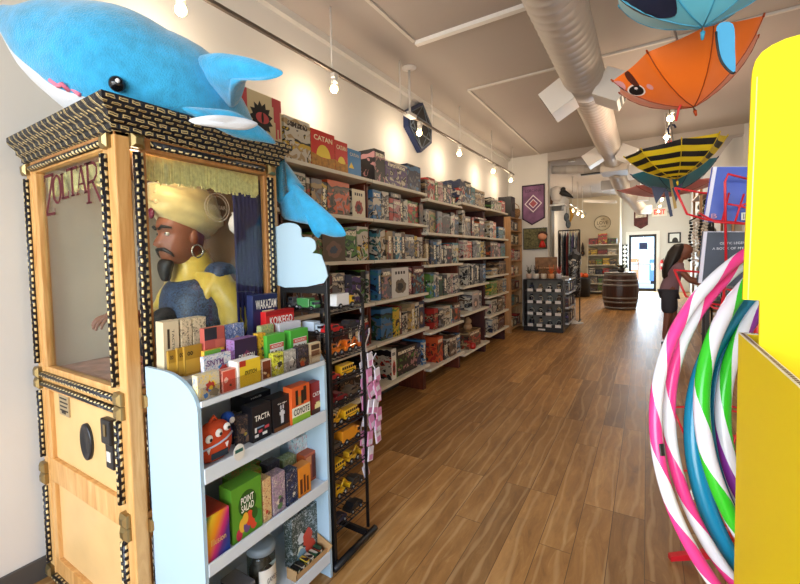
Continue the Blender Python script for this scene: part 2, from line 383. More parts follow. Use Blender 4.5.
M_cx, M_cy, M_cz = carved('carved_moulding_a', 'X'), carved('carved_moulding_b', 'Y'), carved('carved_moulding_c', 'Z')
X0, X1, Y0, Y1 = -2.385, -1.56, .74, 1.51
FM = thing('fortune_teller_machine', ((X0+X1)/2, (Y0+Y1)/2, 0), 'tall oak fortune teller machine with glass windows and black carved trim', 'arcade machine')
for a, b in ((X0, Y0), (X1-.055, Y0), (X0, Y1-.055), (X1-.055, Y1-.055)):
    MB().box((a, b, .0), (a+.055, b+.055, 1.97), bev=.005).build('corner_post', M_oak, FM)
fx0, fx1 = X0+.05, X1-.05
def fbox(z0, z1, y, m, name, t=.03, x0=fx0, x1=fx1): return MB().box((x0, Y0+y, z0), (x1, Y0+y+t, z1), bev=.003).build(name, m, FM)
fbox(.03, .115, .004, M_oak, 'bottom_rail'); fbox(.49, .60, .004, M_oak, 'middle_rail'); fbox(.925, 1.035, .004, M_oak, 'window_sill_rail'); fbox(1.916, 1.97, .004, M_oak, 'top_rail')
p1 = fbox(.115, .49, .022, M_panel, 'lower_panel', .02); p2 = fbox(.60, .925, .022, M_panel, 'speaker_panel', .02)
for xx in (fx0, fx1-.045):
    for z0, z1 in ((.115, .49), (.60, .925), (1.035, 1.916)):
        MB().box((xx, Y0+.004, z0), (xx+.045, Y0+.034, z1), bev=.003).build('stile', M_oak, FM)
# speaker, coin door and instruction plate
mb = MB(); mb.rings([[Vector((-1.955+rx*math.cos(2*PI*j/28), Y0+.022-d, .755+rz*math.sin(2*PI*j/28))) for j in range(28)] for rx, rz, d in ((.052, .078, 0), (.052, .078, .012), (.044, .066, .014), (.03, .05, .006))])
mb.build('speaker_grille', mat('black_plastic', '16171c', .35), p2)
mb = MB().box((-1.775, Y0-.006, .80), (-1.70, Y0+.024, .90), bev=.006); mb.box((-1.765, Y0+.004, .70), (-1.705, Y0+.023, .80), bev=.004); cn = mb.build('coin_slot', M_black, p2)
MB().box((-1.745, Y0-.009, .835), (-1.728, Y0-.004, .88)).build('slot_plate', M_brass, cn)
MB().box((-1.75, Y0+.001, .73), (-1.72, Y0+.006, .77)).build('coin_return', mat('button_ivory', 'd9d4c4', .4), cn)
pl = MB().box((-2.215, Y0+.014, .825), (-2.115, Y0+.024, .925), bev=.002).build('instruction_plate', mat('plate_tan', 'a99572', .4, .3), p2)
mb = MB()
for i in range(4): mb.box((-2.2, Y0+.0125, .90-.018*i), (-2.13+.01*(i % 2), Y0+.0142, .906-.018*i))
mb.box((-2.185, Y0+.0125, .835), (-2.145, Y0+.0142, .847)); mb.build('printed_line', mat('ink', '2b2620', .6), pl)
# side walls, deck, back
MB().box((X1-.035, Y0+.05, .03), (X1-.012, Y1-.05, 1.03)).build('side_panel', M_oakd, FM)
MB().box((X0+.005, Y0+.05, .03), (X0+.02, Y1-.05, 1.97)).build('wall_side_panel', mat('lining_pale', 'c6baa6', .7, vary=.12, vsc=3), FM)  # lining paled to carry the bright reflection in the front glass
MB().box((X0+.05, Y1-.03, .03), (X1-.05, Y1-.01, 1.97)).build('back_panel', mat('lining_brown', '8a6643', .7, vary=.2, vsc=3), FM)
MB().box((X0+.02, Y0+.05, .985), (X1-.04, Y1-.03, 1.01)).build('deck', mat('deck_cloth', 'b8836f', .8, vary=.35, vsc=14), FM)
MB().box((X0, Y0, 1.955), (X1, Y1, 1.985)).build('roof_panel', M_oakd, FM)
for z0, z1 in ((.0, .05), (.465, .56), (.94, 1.03), (1.915, 1.97)):
    MB().box((X1-.03, Y0+.05, z0), (X1-.002, Y1-.05, z1), bev=.003).build('side_rail', M_oakd, FM)
for a, b in ((Y0+.10, Y0+.113), (Y1-.08, Y1-.06)):
    MB().box((X1-.034, a, 1.03), (X1-.004, b, 1.915), bev=.003).build('side_stile', M_oakd, FM)
# glass
gf = MB().box((fx0+.04, Y0+.022, 1.03), (fx1-.04, Y0+.026, 1.92)).build('front_glass', M_glass, FM)
gs = MB().box((X1-.022, Y0+.11, 1.025), (X1-.018, Y1-.08, 1.92)).build('side_glass', M_glass, FM)
M_etch = mat('etched_white', 'cbb69a', .6, alpha=.6)
c = Vector((X1-.016, 1.165, 1.735)); mb = MB()
mb.torus(c, .062, .0016, EY, EZ, 40, 6); mb.torus(c, .05, .001, EY, EZ, 40, 6); text_mb(mb, 'ZOLTAR', c, .085, .018, EY, EZ); mb.build('etched_emblem', M_etch, gs)
# arched serif lettering ZOLTAR on the front glass, strokes as bars
mb = MB(); LW = .021
def serif(ch, x0, x1, z0, z1):
    y = Y0+.0195; w = x1-x0; h = z1-z0
    def q(a, b, t=LW, t2=None):
        a = Vector((x0+a[0]*w, y, z0+a[1]*h)); b = Vector((x0+b[0]*w, y, z0+b[1]*h)); d = (b-a); nrm = Vector((-d.z, 0, d.x)).normalized()
        t2 = t if t2 is None else t2
        mb.add([a-nrm*t/2, a+nrm*t/2, b+nrm*t2/2, b-nrm*t2/2], [(0, 1, 2, 3)])
    s = .007
    if ch == 'Z': q((0, .97), (1, .97), .012); q((.95, .95), (.08, .05)); q((0, .03), (1, .03), .012); q((.02, 1), (.02, .84), s); q((.98, 0), (.98, .16), s)
    if ch == 'O':
        n = 24; ri = [Vector((x0+w*(.5+.5*math.cos(2*PI*i/n)), y, z0+h*(.5+.5*math.sin(2*PI*i/n)))) for i in range(n)]
        ro = [Vector((x0+w*(.5+.26*math.cos(2*PI*i/n)), y, z0+h*(.5+.42*math.sin(2*PI*i/n)))) for i in range(n)]
        mb.add(ri+ro, [(i, (i+1) % n, n+(i+1) % n, n+i) for i in range(n)])
    if ch == 'L': q((.25, 0), (.25, 1)); q((0, .98), (.5, .98), s); q((0, .02), (1, .02), .010); q((.97, 0), (.97, .25), s)
    if ch == 'T': q((.5, 0), (.5, 1)); q((0, .97), (1, .97), .011); q((.02, 1), (.02, .82), s); q((.98, 1), (.98, .82), s); q((.3, .015), (.7, .015), s)
    if ch == 'A': q((.12, 0), (.5, 1), .008); q((.5, 1), (.86, 0)); q((.25, .35), (.72, .35), .008); q((0, .015), (.28, .015), s); q((.7, .015), (1, .015), s)
    if ch == 'R':
        q((.2, 0), (.2, 1)); q((0, .985), (.5, .985), s); q((0, .015), (.4, .015), s)
        pts = [(.2, .97), (.6, .96), (.82, .86), (.82, .66), (.6, .53), (.2, .5)]
        for a, b in zip(pts, pts[1:]): q(a, b, .012)
        q((.5, .52), (1, .0), .015)
for ch, xa, xb, ya, yb in (('Z', 46.5, 53, 173, 217), ('O', 53, 61, 173, 206), ('L', 61.5, 67.5, 172, 200), ('T', 68, 76.5, 166, 198), ('A', 76.5, 86, 163.5, 196), ('R', 86.5, 98.5, 159, 205)):
    p, q_ = at(xa, yb, Y=Y0+.0195), at(xb, ya, Y=Y0+.0195); serif(ch, p.x, q_.x, p.z+.004, q_.z)
sg = mb.build('sign_lettering', mat('sign_red', '520a14', .8), gf); sg['label'] = 'dark red ZOLTAR lettering'
# carved strips
def strip(a, b, m, name='carved_trim'):
    a, b = Vector(a), Vector(b); return MB().tube([a, b], .019 if abs(a.x-X1) < .03 else .016, 12, flat=.75).build(name, m, FM)
for z in (.998, .955): strip((X0+.06, Y0-.004, z), (X1-.07, Y0-.004, z), M_cx)
strip((X0+.07, Y0-.004, 1.935), (X1-.075, Y0-.004, 1.935), M_cx)
for xx in (X0+.016, X1-.072):
    for z0, z1 in ((.09, .455), (.60, .915), (1.045, 1.895)): strip((xx, Y0-.004, z0), (xx, Y0-.004, z1), M_cz)
for yy in (Y0+.08, Y1-.045):
    for z0, z1 in ((.06, .455), (.57, .93), (1.045, 1.905)): strip((X1+.001, yy, z0), (X1+.001, yy, z1), M_cz)
strip((X1+.001, Y0+.13, 1.943), (X1+.001, Y1-.09, 1.943), M_cy)
strip((X0+.06, Y0-.004, .03), (X1-.07, Y0-.004, .03), M_cx)
def block(c, ax):
    c = Vector(c); a = .024; u, v = (EX, EZ) if ax == 'Y' else (EY, EZ); n_ = -EY if ax == 'Y' else EX; mb = MB()
    mb.rings([[c+u*(sx*k)+v*(sz*k)+n_*d for sx, sz in ((-1, -1), (1, -1), (1, 1), (-1, 1))] for k, d in ((a, -.005), (a, .016), (a*.5, .026))], sm=False)
    mb.build('corner_block', M_brass, FM)
for xx in (X0+.022, X1-.045):
    for z in (.045, .497, .548, .952, 1.003, 1.935): block((xx, Y0, z), 'Y')
for yy in (Y0+.075, Y1-.045):
    for z in (.51, .985, 1.943): block((X1, yy, z), 'X')
# cornice: a stepped crown running round the four sides, mitred
prof = [(0, 1.965), (.012, 1.972), (.012, 1.99), (.03, 2.005), (.03, 2.02), (.055, 2.045), (.06, 2.055), (.06, 2.075), (-.02, 2.075)]
mb = MB()
rg = []
for o_, z in prof: rg.append([Vector(p) for p in ((max(X0-o_, WX+.006), Y0-o_, z), (X1+o_, Y0-o_, z), (X1+o_, Y1+o_, z), (max(X0-o_, WX+.006), Y1+o_, z))])
fs_all = MB()
fs_all.rings(rg, False, True, sm=False)
fs_all.build('cornice', carved('carved_cornice', 'Y', .044, .026, True), FM)
mb = MB().box((X0+.03, Y0-.02, 2.075), (X0+.085, Y0+.02, 2.105), bev=.004); mb.build('cornice_finial', mat('finial_brown', '5d3420', .5), FM)
# gold fringe inside the windows
M_gold = mat('gold_fringe', 'f0dc94', .55, vary=.2, vsc=60)
mb = MB(); rr = random.Random(2)
n = 80; zf = 1.805
for i in range(n):
    y = Y0+.115+(Y1-.085-Y0-.115)*i/n; w = (Y1-.085-Y0-.115)/n; dz = rr.uniform(0, .02)
    mb.box((X1-.05, y, zf+dz), (X1-.044+rr.uniform(0, .004), y+w*.85, 1.915))
for i in range(n):
    x = fx0+.045+(fx1-fx0-.09)*i/n
    mb.box((x, Y0+.05, zf+.0+rr.uniform(0, .02)), (x+.0065, Y0+.055, 1.90))
mb.build('fringe', M_gold, FM)
# curtain and crystal lamp at the back
M_curt = mat('purple_velvet', '241b52', .75, vary=.35, vsc=7, sheen=.1)
mb = MB(); nu, nv = 40, 14
def crt(u, v):
    w = 1-.25*math.sin(PI*min(1, v*1.4)) if v < .7 else .82
    x = X1-.06-.2*u*w; y = Y1-.075+.022*math.sin(u*34)+.01*math.sin(u*13+v*4); z = 1.90-.88*v
    return Vector((x, y, z))
vs = [crt(i/nu, j/nv) for j in range(nv+1) for i in range(nu+1)]
mb.add(vs, [(j*(nu+1)+i, j*(nu+1)+i+1, (j+1)*(nu+1)+i+1, (j+1)*(nu+1)+i) for j in range(nv) for i in range(nu)], 0, True)
vs = [Vector((X1-.055+.012*math.sin(i*2.1), Y1-.23+.15*i/18, 1.90-.88*j/12)) for j in range(13) for i in range(19)]
mb.add(vs, [(j*19+i, j*19+i+1, (j+1)*19+i+1, (j+1)*19+i) for j in range(12) for i in range(18)], 0, True)
mb.build('curtain', M_curt, FM)
lp = at(239, 228, X=-1.70)
mb = MB(); mb.cyl(lp+Vector((0, 0, -.075)), lp+Vector((0, 0, -.03)), .022, 16); mb.cyl(lp+Vector((0, 0, -.09)), lp+Vector((0, 0, -.075)), .008, 8); lb = mb.build('lamp_bracket', M_brass, FM)
MB().lathe(lp, [(.02, -.035), (.045, -.01), (.052, .02), (.042, .05), (.03, .066), (.034, .075)], 20).build('lamp_globe', mat('frosted_globe', 'd9cfc8', .25, emit=.25), lb)

point('case_fill_light', (X1-.12, Y0+.16, 1.90), 4, (1, .9, .75), .08)  # unseen fill light added to brighten the inside of the case
# ------------------------------------------------------------------ seated fortune teller figure
FX = -1.93
FT = thing('seated_figure', (FX, 1.27, 1.01), 'turbaned figure in yellow shirt and navy vest sitting inside the glass machine', 'mannequin')
M_skin = mat('figure_skin', '8a4f35', .45, vary=.12, vsc=20)
M_shirt = mat('yellow_satin', 'd9b64a', .35, vary=.18, vsc=12, sheen=.3)
def vest_mat():
    m = bpy.data.materials.new('navy_brocade'); t = NT(m); vo = t.new('ShaderNodeTexVoronoi', Scale=42.0); t.link(t.co(), vo.inputs['Vector'])
    n = t.noise(t.co(), 60, 3, .6, 2); t.base(t.ramp(n, [(.45, '121b33'), (.56, '47648c'), (.6, '18243f')])); t.b.inputs['Roughness'].default_value = .45; return m
def arm_pts(sgn, el, wr): return
body = MB()
# torso + neck + arms in one surface
nd = [((FX, 1.30, 1.02), .17, .13), ((FX, 1.29, 1.18), .155, .12), ((FX, 1.285, 1.33), .17, .12), ((FX, 1.28, 1.42), .11, .09), ((FX, 1.255, 1.48), .055, .055), ((FX, 1.225, 1.56), .06, .06),
      ((FX+.17, 1.30, 1.40), .075, .075), ((FX+.225, 1.33, 1.25), .068, .068), ((FX+.215, 1.30, 1.11), .058, .058), ((FX+.13, 1.10, 1.085), .045, .045), ((FX+.10, .99, 1.085), .032, .026),
      ((FX-.17, 1.30, 1.40), .075, .075), ((FX-.23, 1.27, 1.26), .066, .066), ((FX-.20, 1.16, 1.18), .055, .055), ((FX-.08, 1.0, 1.24), .042, .042), ((FX-.03, .93, 1.27), .03, .026)]
ed = [(0, 1), (1, 2), (2, 3), (3, 4), (4, 5), (2, 6), (6, 7), (7, 8), (8, 9), (9, 10), (2, 11), (11, 12), (12, 13), (13, 14), (14, 15)]
v, f = skin_mesh(nd, ed, 2, 0); body.add(v, f, 0, True)
def head(mb, c, yaw_v, s=1.0, mi=0):
    """head loft; c = centre at eye height, front direction yaw_v (unit, horizontal)"""
    fwv = Vector(yaw_v); sd = Vector((-fwv.y, fwv.x, 0)); c = Vector(c)
    lv = [(-.135, .02, -.02, .03, 0), (-.13, .055, -.045, .045, 0), (-.115, .088, -.075, .058, 0), (-.095, .094, -.088, .066, 0), (-.075, .098, -.094, .070, .004), (-.062, .096, -.098, .073, .012), (-.048, .095, -.10, .076, .036), (-.032, .095, -.105, .079, .030),
          (-.012, .094, -.108, .080, .018), (0, .094, -.11, .081, .008), (.012, .098, -.112, .082, .004), (.026, .104, -.112, .082, .002), (.05, .101, -.112, .08, 0), (.08, .09, -.105, .074, 0), (.11, .06, -.08, .055, 0), (.125, .02, -.03, .02, 0)]
    rg = []; n = 32
    for z, fr, bk, w, nose in lv:
        ring = []
        for j in range(n):
            a = 2*PI*j/n; ca, sa = math.cos(a), math.sin(a)
            y = (fr if ca > 0 else -bk)*abs(ca)**.9*(1 if ca > 0 else -1); x = w*abs(sa)**.9*(1 if sa > 0 else -1)
            aa = min(a, 2*PI-a); y += nose*math.exp(-(aa/.17)**2)
            # eye sockets
            if -.02 < z < .012 and .25 < aa < .65: y -= .008
            ring.append(c+(fwv*y+sd*x+EZ*z)*s)
        rg.append(ring)
    mb.rings(rg, False, True, mi)
HC = Vector((FX, 1.185, 1.635))
head(body, HC, (0, -1, 0), 1.08)
for sx in (-1, 1):   # ears
    body.ball(HC+Vector((sx*.092, .015, -.02)), (.014, .024, .036), 10)
def hand(mb, wr, fdir, nrm, s=1.0, curl=.5, mi=0, thumb=1):
    """palm and five unequal bent fingers; nrm = back-of-hand direction"""
    wr, f_, n_ = Vector(wr), Vector(fdir).normalized(), Vector(nrm).normalized(); n_ = (n_-f_*n_.dot(f_)).normalized(); sd = f_.cross(n_)*thumb
    v, fc = skin_mesh([(wr-f_*.02*s, .026*s, .02*s), (wr+f_*.03*s, .034*s, .017*s), (wr+f_*.085*s, .04*s, .015*s)], [(0, 1), (1, 2)], 2); mb.add(v, fc, mi, True)
    for k, (o, L) in enumerate(((-.032, .062), (-.011, .078), (.011, .084), (.032, .074))):
        p = wr+f_*.08*s+sd*o*s; d = (f_+sd*o*3).normalized(); pts = [(p-d*.01*s, .0095*s, .009*s)]; ang = 0
        for seg in (.45, .32, .23):
            ang += curl*.75; dd = d*math.cos(ang)-n_*math.sin(ang); p = p+dd*L*seg*s; pts.append((p, (.0092-.0012*len(pts))*s, (.009-.0012*len(pts))*s))
        v, fc = skin_mesh(pts, [(0, 1), (1, 2), (2, 3)], 1); mb.add(v, fc, mi, True)
    p = wr+f_*.02*s+sd*.026*s; d = (f_*.65+sd*.8-n_*.25).normalized()
    v, fc = skin_mesh([(p, .013*s, .012*s), (p+d*.035*s, .0115*s, .011*s), (p+d*.035*s+(d*.6+f_*.5-n_*.2).normalized()*.03*s, .009*s, .0085*s)], [(0, 1), (1, 2)], 1); mb.add(v, fc, mi, True)
hand(body, (FX+.10, .985, 1.085), (-.15, -1, -.15), (0, -.15, 1), 1.05, .35, thumb=1)
hand(body, (FX-.03, .925, 1.27), (.12, -1, .05), (0, .05, 1), 1.05, .6, thumb=-1)
body.build('body', M_skin, FT)
# clothes
sh = MB()
nd2 = [((FX, 1.30, 1.015), .18, .14), ((FX, 1.29, 1.18), .165, .13), ((FX, 1.285, 1.33), .178, .13), ((FX, 1.28, 1.415), .12, .1), ((FX, 1.265, 1.465), .075, .07), ((FX, 1.25, 1.50), .068, .066),
       ((FX+.17, 1.30, 1.39), .10, .10), ((FX+.235, 1.335, 1.25), .105, .105), ((FX+.225, 1.30, 1.11), .088, .088), ((FX+.15, 1.14, 1.085), .062, .062),
       ((FX-.17, 1.30, 1.39), .10, .10), ((FX-.24, 1.27, 1.26), .10, .10), ((FX-.21, 1.17, 1.18), .085, .085), ((FX-.10, 1.03, 1.23), .06, .06)]
v, f = skin_mesh(nd2, [(0, 1), (1, 2), (2, 3), (3, 4), (4, 5), (2, 6), (6, 7), (7, 8), (8, 9), (2, 10), (10, 11), (11, 12), (12, 13)], 2, 0)
rr = random.Random(3)
for p in v: p += Vector((math.sin(p.z*70+p.y*20), math.sin(p.z*55+p.x*40), 0))*.004
sh.add(v, f, 0, True); sh.build('shirt', M_shirt, FT)
vm = MB(); v, f = skin_mesh([((FX, 1.28, 1.02), .215, .20), ((FX, 1.27, 1.18), .215, .20), ((FX, 1.27, 1.32), .225, .20), ((FX, 1.275, 1.395), .19, .165), ((FX, 1.275, 1.43), .12, .11)], [(0, 1), (1, 2), (2, 3), (3, 4)], 2); vm.add(v, f, 0, True)
v, f = skin_mesh([((FX+.07, 1.27, 1.43), .06, .07), ((FX+.14, 1.29, 1.425), .085, .09), ((FX+.19, 1.31, 1.385), .105, .115)], [(0, 1), (1, 2)], 2); vm.add(v, f, 0, True)
v, f = skin_mesh([((FX-.07, 1.27, 1.43), .06, .07), ((FX-.14, 1.29, 1.425), .085, .09), ((FX-.19, 1.31, 1.385), .105, .115)], [(0, 1), (1, 2)], 2); vm.add(v, f, 0, True)
vm.build('vest', vest_mat(), FT)
co_ = MB(); co_.rings([[Vector((FX+rx*math.cos(a), yc+ry*math.sin(a)*1.05, z+.02*math.sin(a)+.004*math.sin(5*a))) for a in [2*PI*j/32 for j in range(32)]] for z, rx, ry, yc in ((1.42, .115, .12, 1.262), (1.46, .10, .10, 1.255), (1.50, .085, .088, 1.245), (1.535, .078, .08, 1.235), (1.53, .07, .072, 1.235))], False, False); co_.build('collar', M_shirt, FT)
cl = MB(); v, f = skin_mesh([((FX+.02, 1.06, 1.03), .14, .09), ((FX+.03, 1.06, 1.16), .12, .07), ((FX+.03, 1.08, 1.30), .06, .05)], [(0, 1), (1, 2)], 2); cl.add(v, f, 0, True); cl.build('sash', mat('black_cloth', '17161b', .6), FT)
bd = MB(); v, f = skin_mesh([(HC+Vector((0, -.075, -.115)), .062, .035), (HC+Vector((0, -.09, -.165)), .045, .035), (HC+Vector((0, -.085, -.23)), .022, .02)], [(0, 1), (1, 2)], 2); bd.add(v, f, 0, True)
for sx in (-1, 1): bd.tube([HC+Vector((0, -.112, -.073)), HC+Vector((sx*.03, -.104, -.075)), HC+Vector((sx*.055, -.085, -.095)), HC+Vector((sx*.06, -.075, -.11))], [.009, .01, .007, .004], 8)
for sx in (-1, 1): bd.tube([HC+Vector((sx*.012, -.118, .022)), HC+Vector((sx*.035, -.115, .034)), HC+Vector((sx*.068, -.085, .026))], [.006, .008, .004], 8)
bd.build('beard', mat('black_hair', '141012', .5), FT)
ey = MB()
for sx in (-1, 1): ey.ball(HC+Vector((sx*.033, -.088, .0)), (.014, .012, .01), 12)
e = ey.build('eyes', mat('eye_white', 'd8d2c8', .2), FT)
for sx in (-1, 1): MB().ball(HC+Vector((sx*.033, -.0965, .0)), .006, 10).build('iris', M_black, e)
mb = MB(); mb.torus(HC+Vector((.103, .02, -.085)), .03, .004, EY, EZ, 28, 8); mb.build('earring', mat('silver', 'd9d5c8', .25, .9), FT)
# turban: wrapped folds around the skull
tb = MB(); rg = []; nr, na = 22, 40
TC = Vector((FX, 1.215, 1.765))
for i in range(nr+1):
    ph = -1.0+2.5*i/nr; ring = []
    for j in range(na):
        a = 2*PI*j/na
        k = 1+.035*math.sin(7*ph+3*math.cos(a)+a)+.02*math.sin(15*ph-2*a)
        tilt = .07*(-math.cos(a-PI/2))
        x = .155*math.cos(ph)*math.cos(a)*k; y = .185*math.cos(ph)*math.sin(a)*k; z = .135*math.sin(ph)*k
        ring.append(TC+Vector((x, y, z-.055*(y/.18)*(1 if ph < .4 else .5)+.0)))
    rg.append(ring)
tb.rings(rg, False, True); tbo = tb.build('turban', mat('turban_gold', 'd9c58a', .38, vary=.15, vsc=14, sheen=.4), FT)
pm = MB()
for i in range(26):
    a = rr.uniform(-.5, .5); b = rr.uniform(.3, 1.0); p = TC+Vector((rr.uniform(-.03, .05), -.16+rr.uniform(-.02, .04), .02+rr.uniform(-.03, .05)))
    pm.tube([p, p+Vector((.02*a, -.01+.05*b, .06*b)), p+Vector((.05*a, .02+.1*b, .085*b))], [.012, .016, .004], 6)
pm.build('plume', mat('plume_peach', 'e8c796', .7), tbo)
MB().ball(TC+Vector((0, -.172, -.035)), (.02, .012, .026), 14).build('jewel', mat('jewel', '6a1f3a', .15), tbo)
FT.location.y += .015; FT.location.x += .01
# ------------------------------------------------------------------ plush shark lying on the machine
M_plush = mat('blue_plush', '2a9fd2', .9, vary=.16, vsc=22, bump=.9, bsc=160, sheen=.6)
M_belly = mat('white_plush', 'd5dae2', .9, bump=.7, bsc=160, sheen=.4)
SK = thing('plush_shark', (-1.95, 1.05, 2.075), 'large blue plush shark draped over the top of the fortune machine', 'plush toy')
ctl = [((6, 14), .64, 9), ((18, 25), .66, 19), ((45, 40), .72, 38), ((80, 57), .80, 51), ((115, 72), .88, 60), ((150, 88), .98, 58), ((185, 100), 1.10, 52), ((213, 120), 1.24, 38), ((236, 139), 1.38, 25), ((258, 155), 1.50, 17), ((277, 175), 1.60, 15), ((292, 196), 1.63, 15)]
def cr(P, t):
    i = min(int(t), len(P)-2); u = t-i; p0, p1, p2, p3 = P[max(i-1, 0)], P[i], P[i+1], P[min(i+2, len(P)-1)]
    return tuple(.5*((2*b)+(-a+c)*u+(2*a-5*b+4*c-d)*u*u+(-a+3*b-3*c+d)*u**3) for a, b, c, d in zip(p0, p1, p2, p3))
C3 = []
for (px, Y, rp) in ctl:
    p = at(px[0], px[1], Y=Y); C3.append((p.x, p.y, p.z, rp*depth(p)/F))
rg = []; nn = 52; na = 32
for i in range(nn+1):
    x, y, z, r_ = cr(C3, i*(len(C3)-1)/nn); x2, y2, z2, _ = cr(C3, min(i*(len(C3)-1)/nn+.05, len(C3)-1.001)); x1_, y1_, z1_, _ = cr(C3, max(i*(len(C3)-1)/nn-.05, 0))
    t = Vector((x2-x1_, y2-y1_, z2-z1_)).normalized(); sd = t.cross(EZ).normalized(); u = sd.cross(t)
    ring = []
    for j in range(na):
        a = 2*PI*j/na; p = Vector((x, y, z))+sd*(r_*1.0*math.cos(a))+u*(r_*math.sin(a))
        if p.y < Y1+.05 and p.z < 2.078: p.z = 2.078+(p.z-2.078)*.002
        p.x = max(p.x, WX+.015)
        ring.append(p)
    rg.append(ring)
mb = MB(); mb.rings(rg, False, True)
# belly colour: faces on the underside of the front two thirds
k = 0
for i in range(nn):
    for j in range(na):
        a = 2*PI*(j+.5)/na
        if math.sin(a) < -.70 and 4 <= i < 40: mb.mi[k] = 1
        k += 1
SB = mb.build('body', [M_plush, M_belly], SK)
# mouth: red-pink felt teeth line under the jaw on the visible side
p3 = [at(x, y, Y=Y) for x, y, Y in ((50, 80, .705), (58, 86, .71), (62, 84, .715), (68, 90, .72), (72, 89, .73), (80, 95, .74))]
def near(p): # push a point to the plush surface towards the camera
    best = min((q for r_ in rg for q in r_), key=lambda q: ((q-CAM).normalized()-(p-CAM).normalized()).length + .02*(q-CAM).length)
    return CAM+(p-CAM).normalized()*((best-CAM).length-.012)
MB().tube([near(p) for p in p3], .008, 8).build('mouth', mat('pink_felt', 'e87f9a', .8), SK)
pe = near(at(117, 84, Y=.9)); dv = (CAM-pe).normalized()
eo = MB().ball(pe, .028, 18).build('eye', mat('eye_black', '0c0c10', .08), SK)
MB().ball(pe+dv*.022+Vector((.006, 0, .010)), .008, 10).build('eye_glint', mat('eye_white2', 'eeeeee', .3), eo)
def fin(name, pts, thick, mats, split=False):
    """soft padded fin: outline points (3D) puffed to thickness"""
    P = [Vector(p) for p in pts]; c = sum(P, Vector())/len(P); n_ = Vector()
    for i in range(len(P)): n_ += (P[i]-c).cross(P[(i+1) % len(P)]-c)
    n_.normalize(); mb = MB(); lv = ((1, 0), (.93, .45), (.75, .8), (.45, 1), (.02, 1.05))
    if n_.dot(CAM-c) < 0: n_ = -n_
    rf = [[c+(p-c)*k+n_*(thick*h) for p in P] for k, h in lv]; rb = [[c+(p-c)*k-n_*(thick*h) for p in P] for k, h in lv[1:]]
    mb.rings(rf, False, False); o = len(mb.f); mb.rings([rf[0]]+rb, False, False, 1 if split else 0)
    return mb.build(name, mats, SK)
def smooth_loop(P, k=4):
    n = len(P); out = []
    for i in range(n):
        for s_ in range(k):
            u = s_/k; p0, p1, p2, p3 = P[i-1], P[i], P[(i+1) % n], P[(i+2) % n]
            out.append(.5*((2*p1)+(-p0+p2)*u+(2*p0-5*p1+4*p2-p3)*u*u+(-p0+3*p1-3*p2+p3)*u**3))
    return out
fin('dorsal_fin', smooth_loop([at(x, y, Y=Y) for x, y, Y in ((196, 60, 1.05), (215, 53, 1.05), (245, 57, 1.08), (270, 66, 1.12), (283, 73, 1.15), (272, 79, 1.12), (248, 80, 1.1), (236, 92, 1.12), (232, 108, 1.2), (205, 85, 1.1))]), .045, [M_plush, M_plush])
fin('side_flipper', smooth_loop([at(x, y, Y=Y) for x, y, Y in ((182, 108, .9), (205, 108, .98), (235, 112, 1.08), (262, 128, 1.2), (276, 143, 1.26), (262, 142, 1.2), (235, 137, 1.1), (205, 122, .98))]), .025, [M_plush, M_belly])
wf = fin('flipper_underside', smooth_loop([at(x, y, Y=Y) for x, y, Y in ((190, 119, .87), (215, 115, .93), (243, 118, 1.03), (258, 124, 1.08), (245, 130, 1.04), (218, 128, .95), (195, 124, .88))]), .012, [M_belly, M_belly])
fin('tail_fin', smooth_loop([at(x, y, Y=Y) for x, y, Y in ((279, 160, 1.60), (288, 176, 1.60), (302, 190, 1.60), (322, 207, 1.62), (338, 222, 1.64), (346, 235, 1.66), (333, 237, 1.65), (322, 234, 1.63), (318, 238, 1.62), (312, 226, 1.62), (296, 222, 1.62), (282, 216, 1.62), (277, 190, 1.60))]), .035, [M_plush, M_plush])
# ------------------------------------------------------------------ bookcases along the wall
M_shelfw = mat('shelf_cream', 'ded6c4', .55, vary=.04, vsc=9)
M_redwood = wood_mat('red_brown_wood', '4a1d10', '74331b', (8, 8, 1), 2.5, .45)
M_dkwood = wood_mat('dark_maroon_wood', '2e0d0c', '4a1a14', (8, 8, 1), 2.5, .5)
M_backb = mat('case_back_tan', '6e5a45', .8, vary=.2, vsc=3)
XB, XF = WX+.012, -2.0
ORD = ['first', 'second', 'third', 'fourth', 'fifth', 'sixth', 'seventh', 'eighth', 'ninth', 'tenth', 'eleventh', 'twelfth', 'thirteenth']
CASES = {}
def bookcase(key, y0, y1, zs, label, name='bookcase', wood=None, top=None, x1=XF):
    wood = wood or M_redwood; zt = max(zs)
    t = thing(name, (XB+.2, (y0+y1)/2, 0), label, 'bookcase', None)
    for a, n_ in ((y0+.004, 'side_panel'), (y1-.026, 'side_panel')):
        MB().box((XB, a, 0), (x1-.075, a+.022, zt-.03), bev=.002).build(n_, wood, t)
    MB().box((XB, y0+.026, .05), (XB+.012, y1-.026, zt-.03)).build('back_panel', M_backb, t)
    for z in zs:
        s_ = MB().box((XB+.012, y0+.002, z-.028), (x1, y1-.002, z), bev=.003).build('shelf', M_shelfw, t)
        for a in (y0+.03, y1-.034): MB().prism([(XB+.02, a, z-.028), (x1-.04, a, z-.028), (x1-.06, a, z-.045), (XB+.02, a, z-.075)], (0, .004, 0)).build('bracket', wood, s_)
    CASES[key] = (y0, y1, zs); return t
AB = [2.18, 1.84, 1.475, 1.10, .718, .305]
bookcase('Z', 1.60, 2.02, [2.18, 1.84, 1.475, 1.10, .718, .305], 'narrow wooden bookcase hidden behind the shark tail')
bookcase('A', 2.03, 3.075, AB, 'wooden bookcase with cream shelves standing behind the black wire rack')
bookcase('B', 3.085, 4.165, AB, 'wooden bookcase with cream shelves, next one beyond the wire rack')
bookcase('C', 4.175, 5.205, [2.13, 1.76, 1.40, 1.015, .643, .23], 'middle wooden bookcase, its shelves set a little lower')
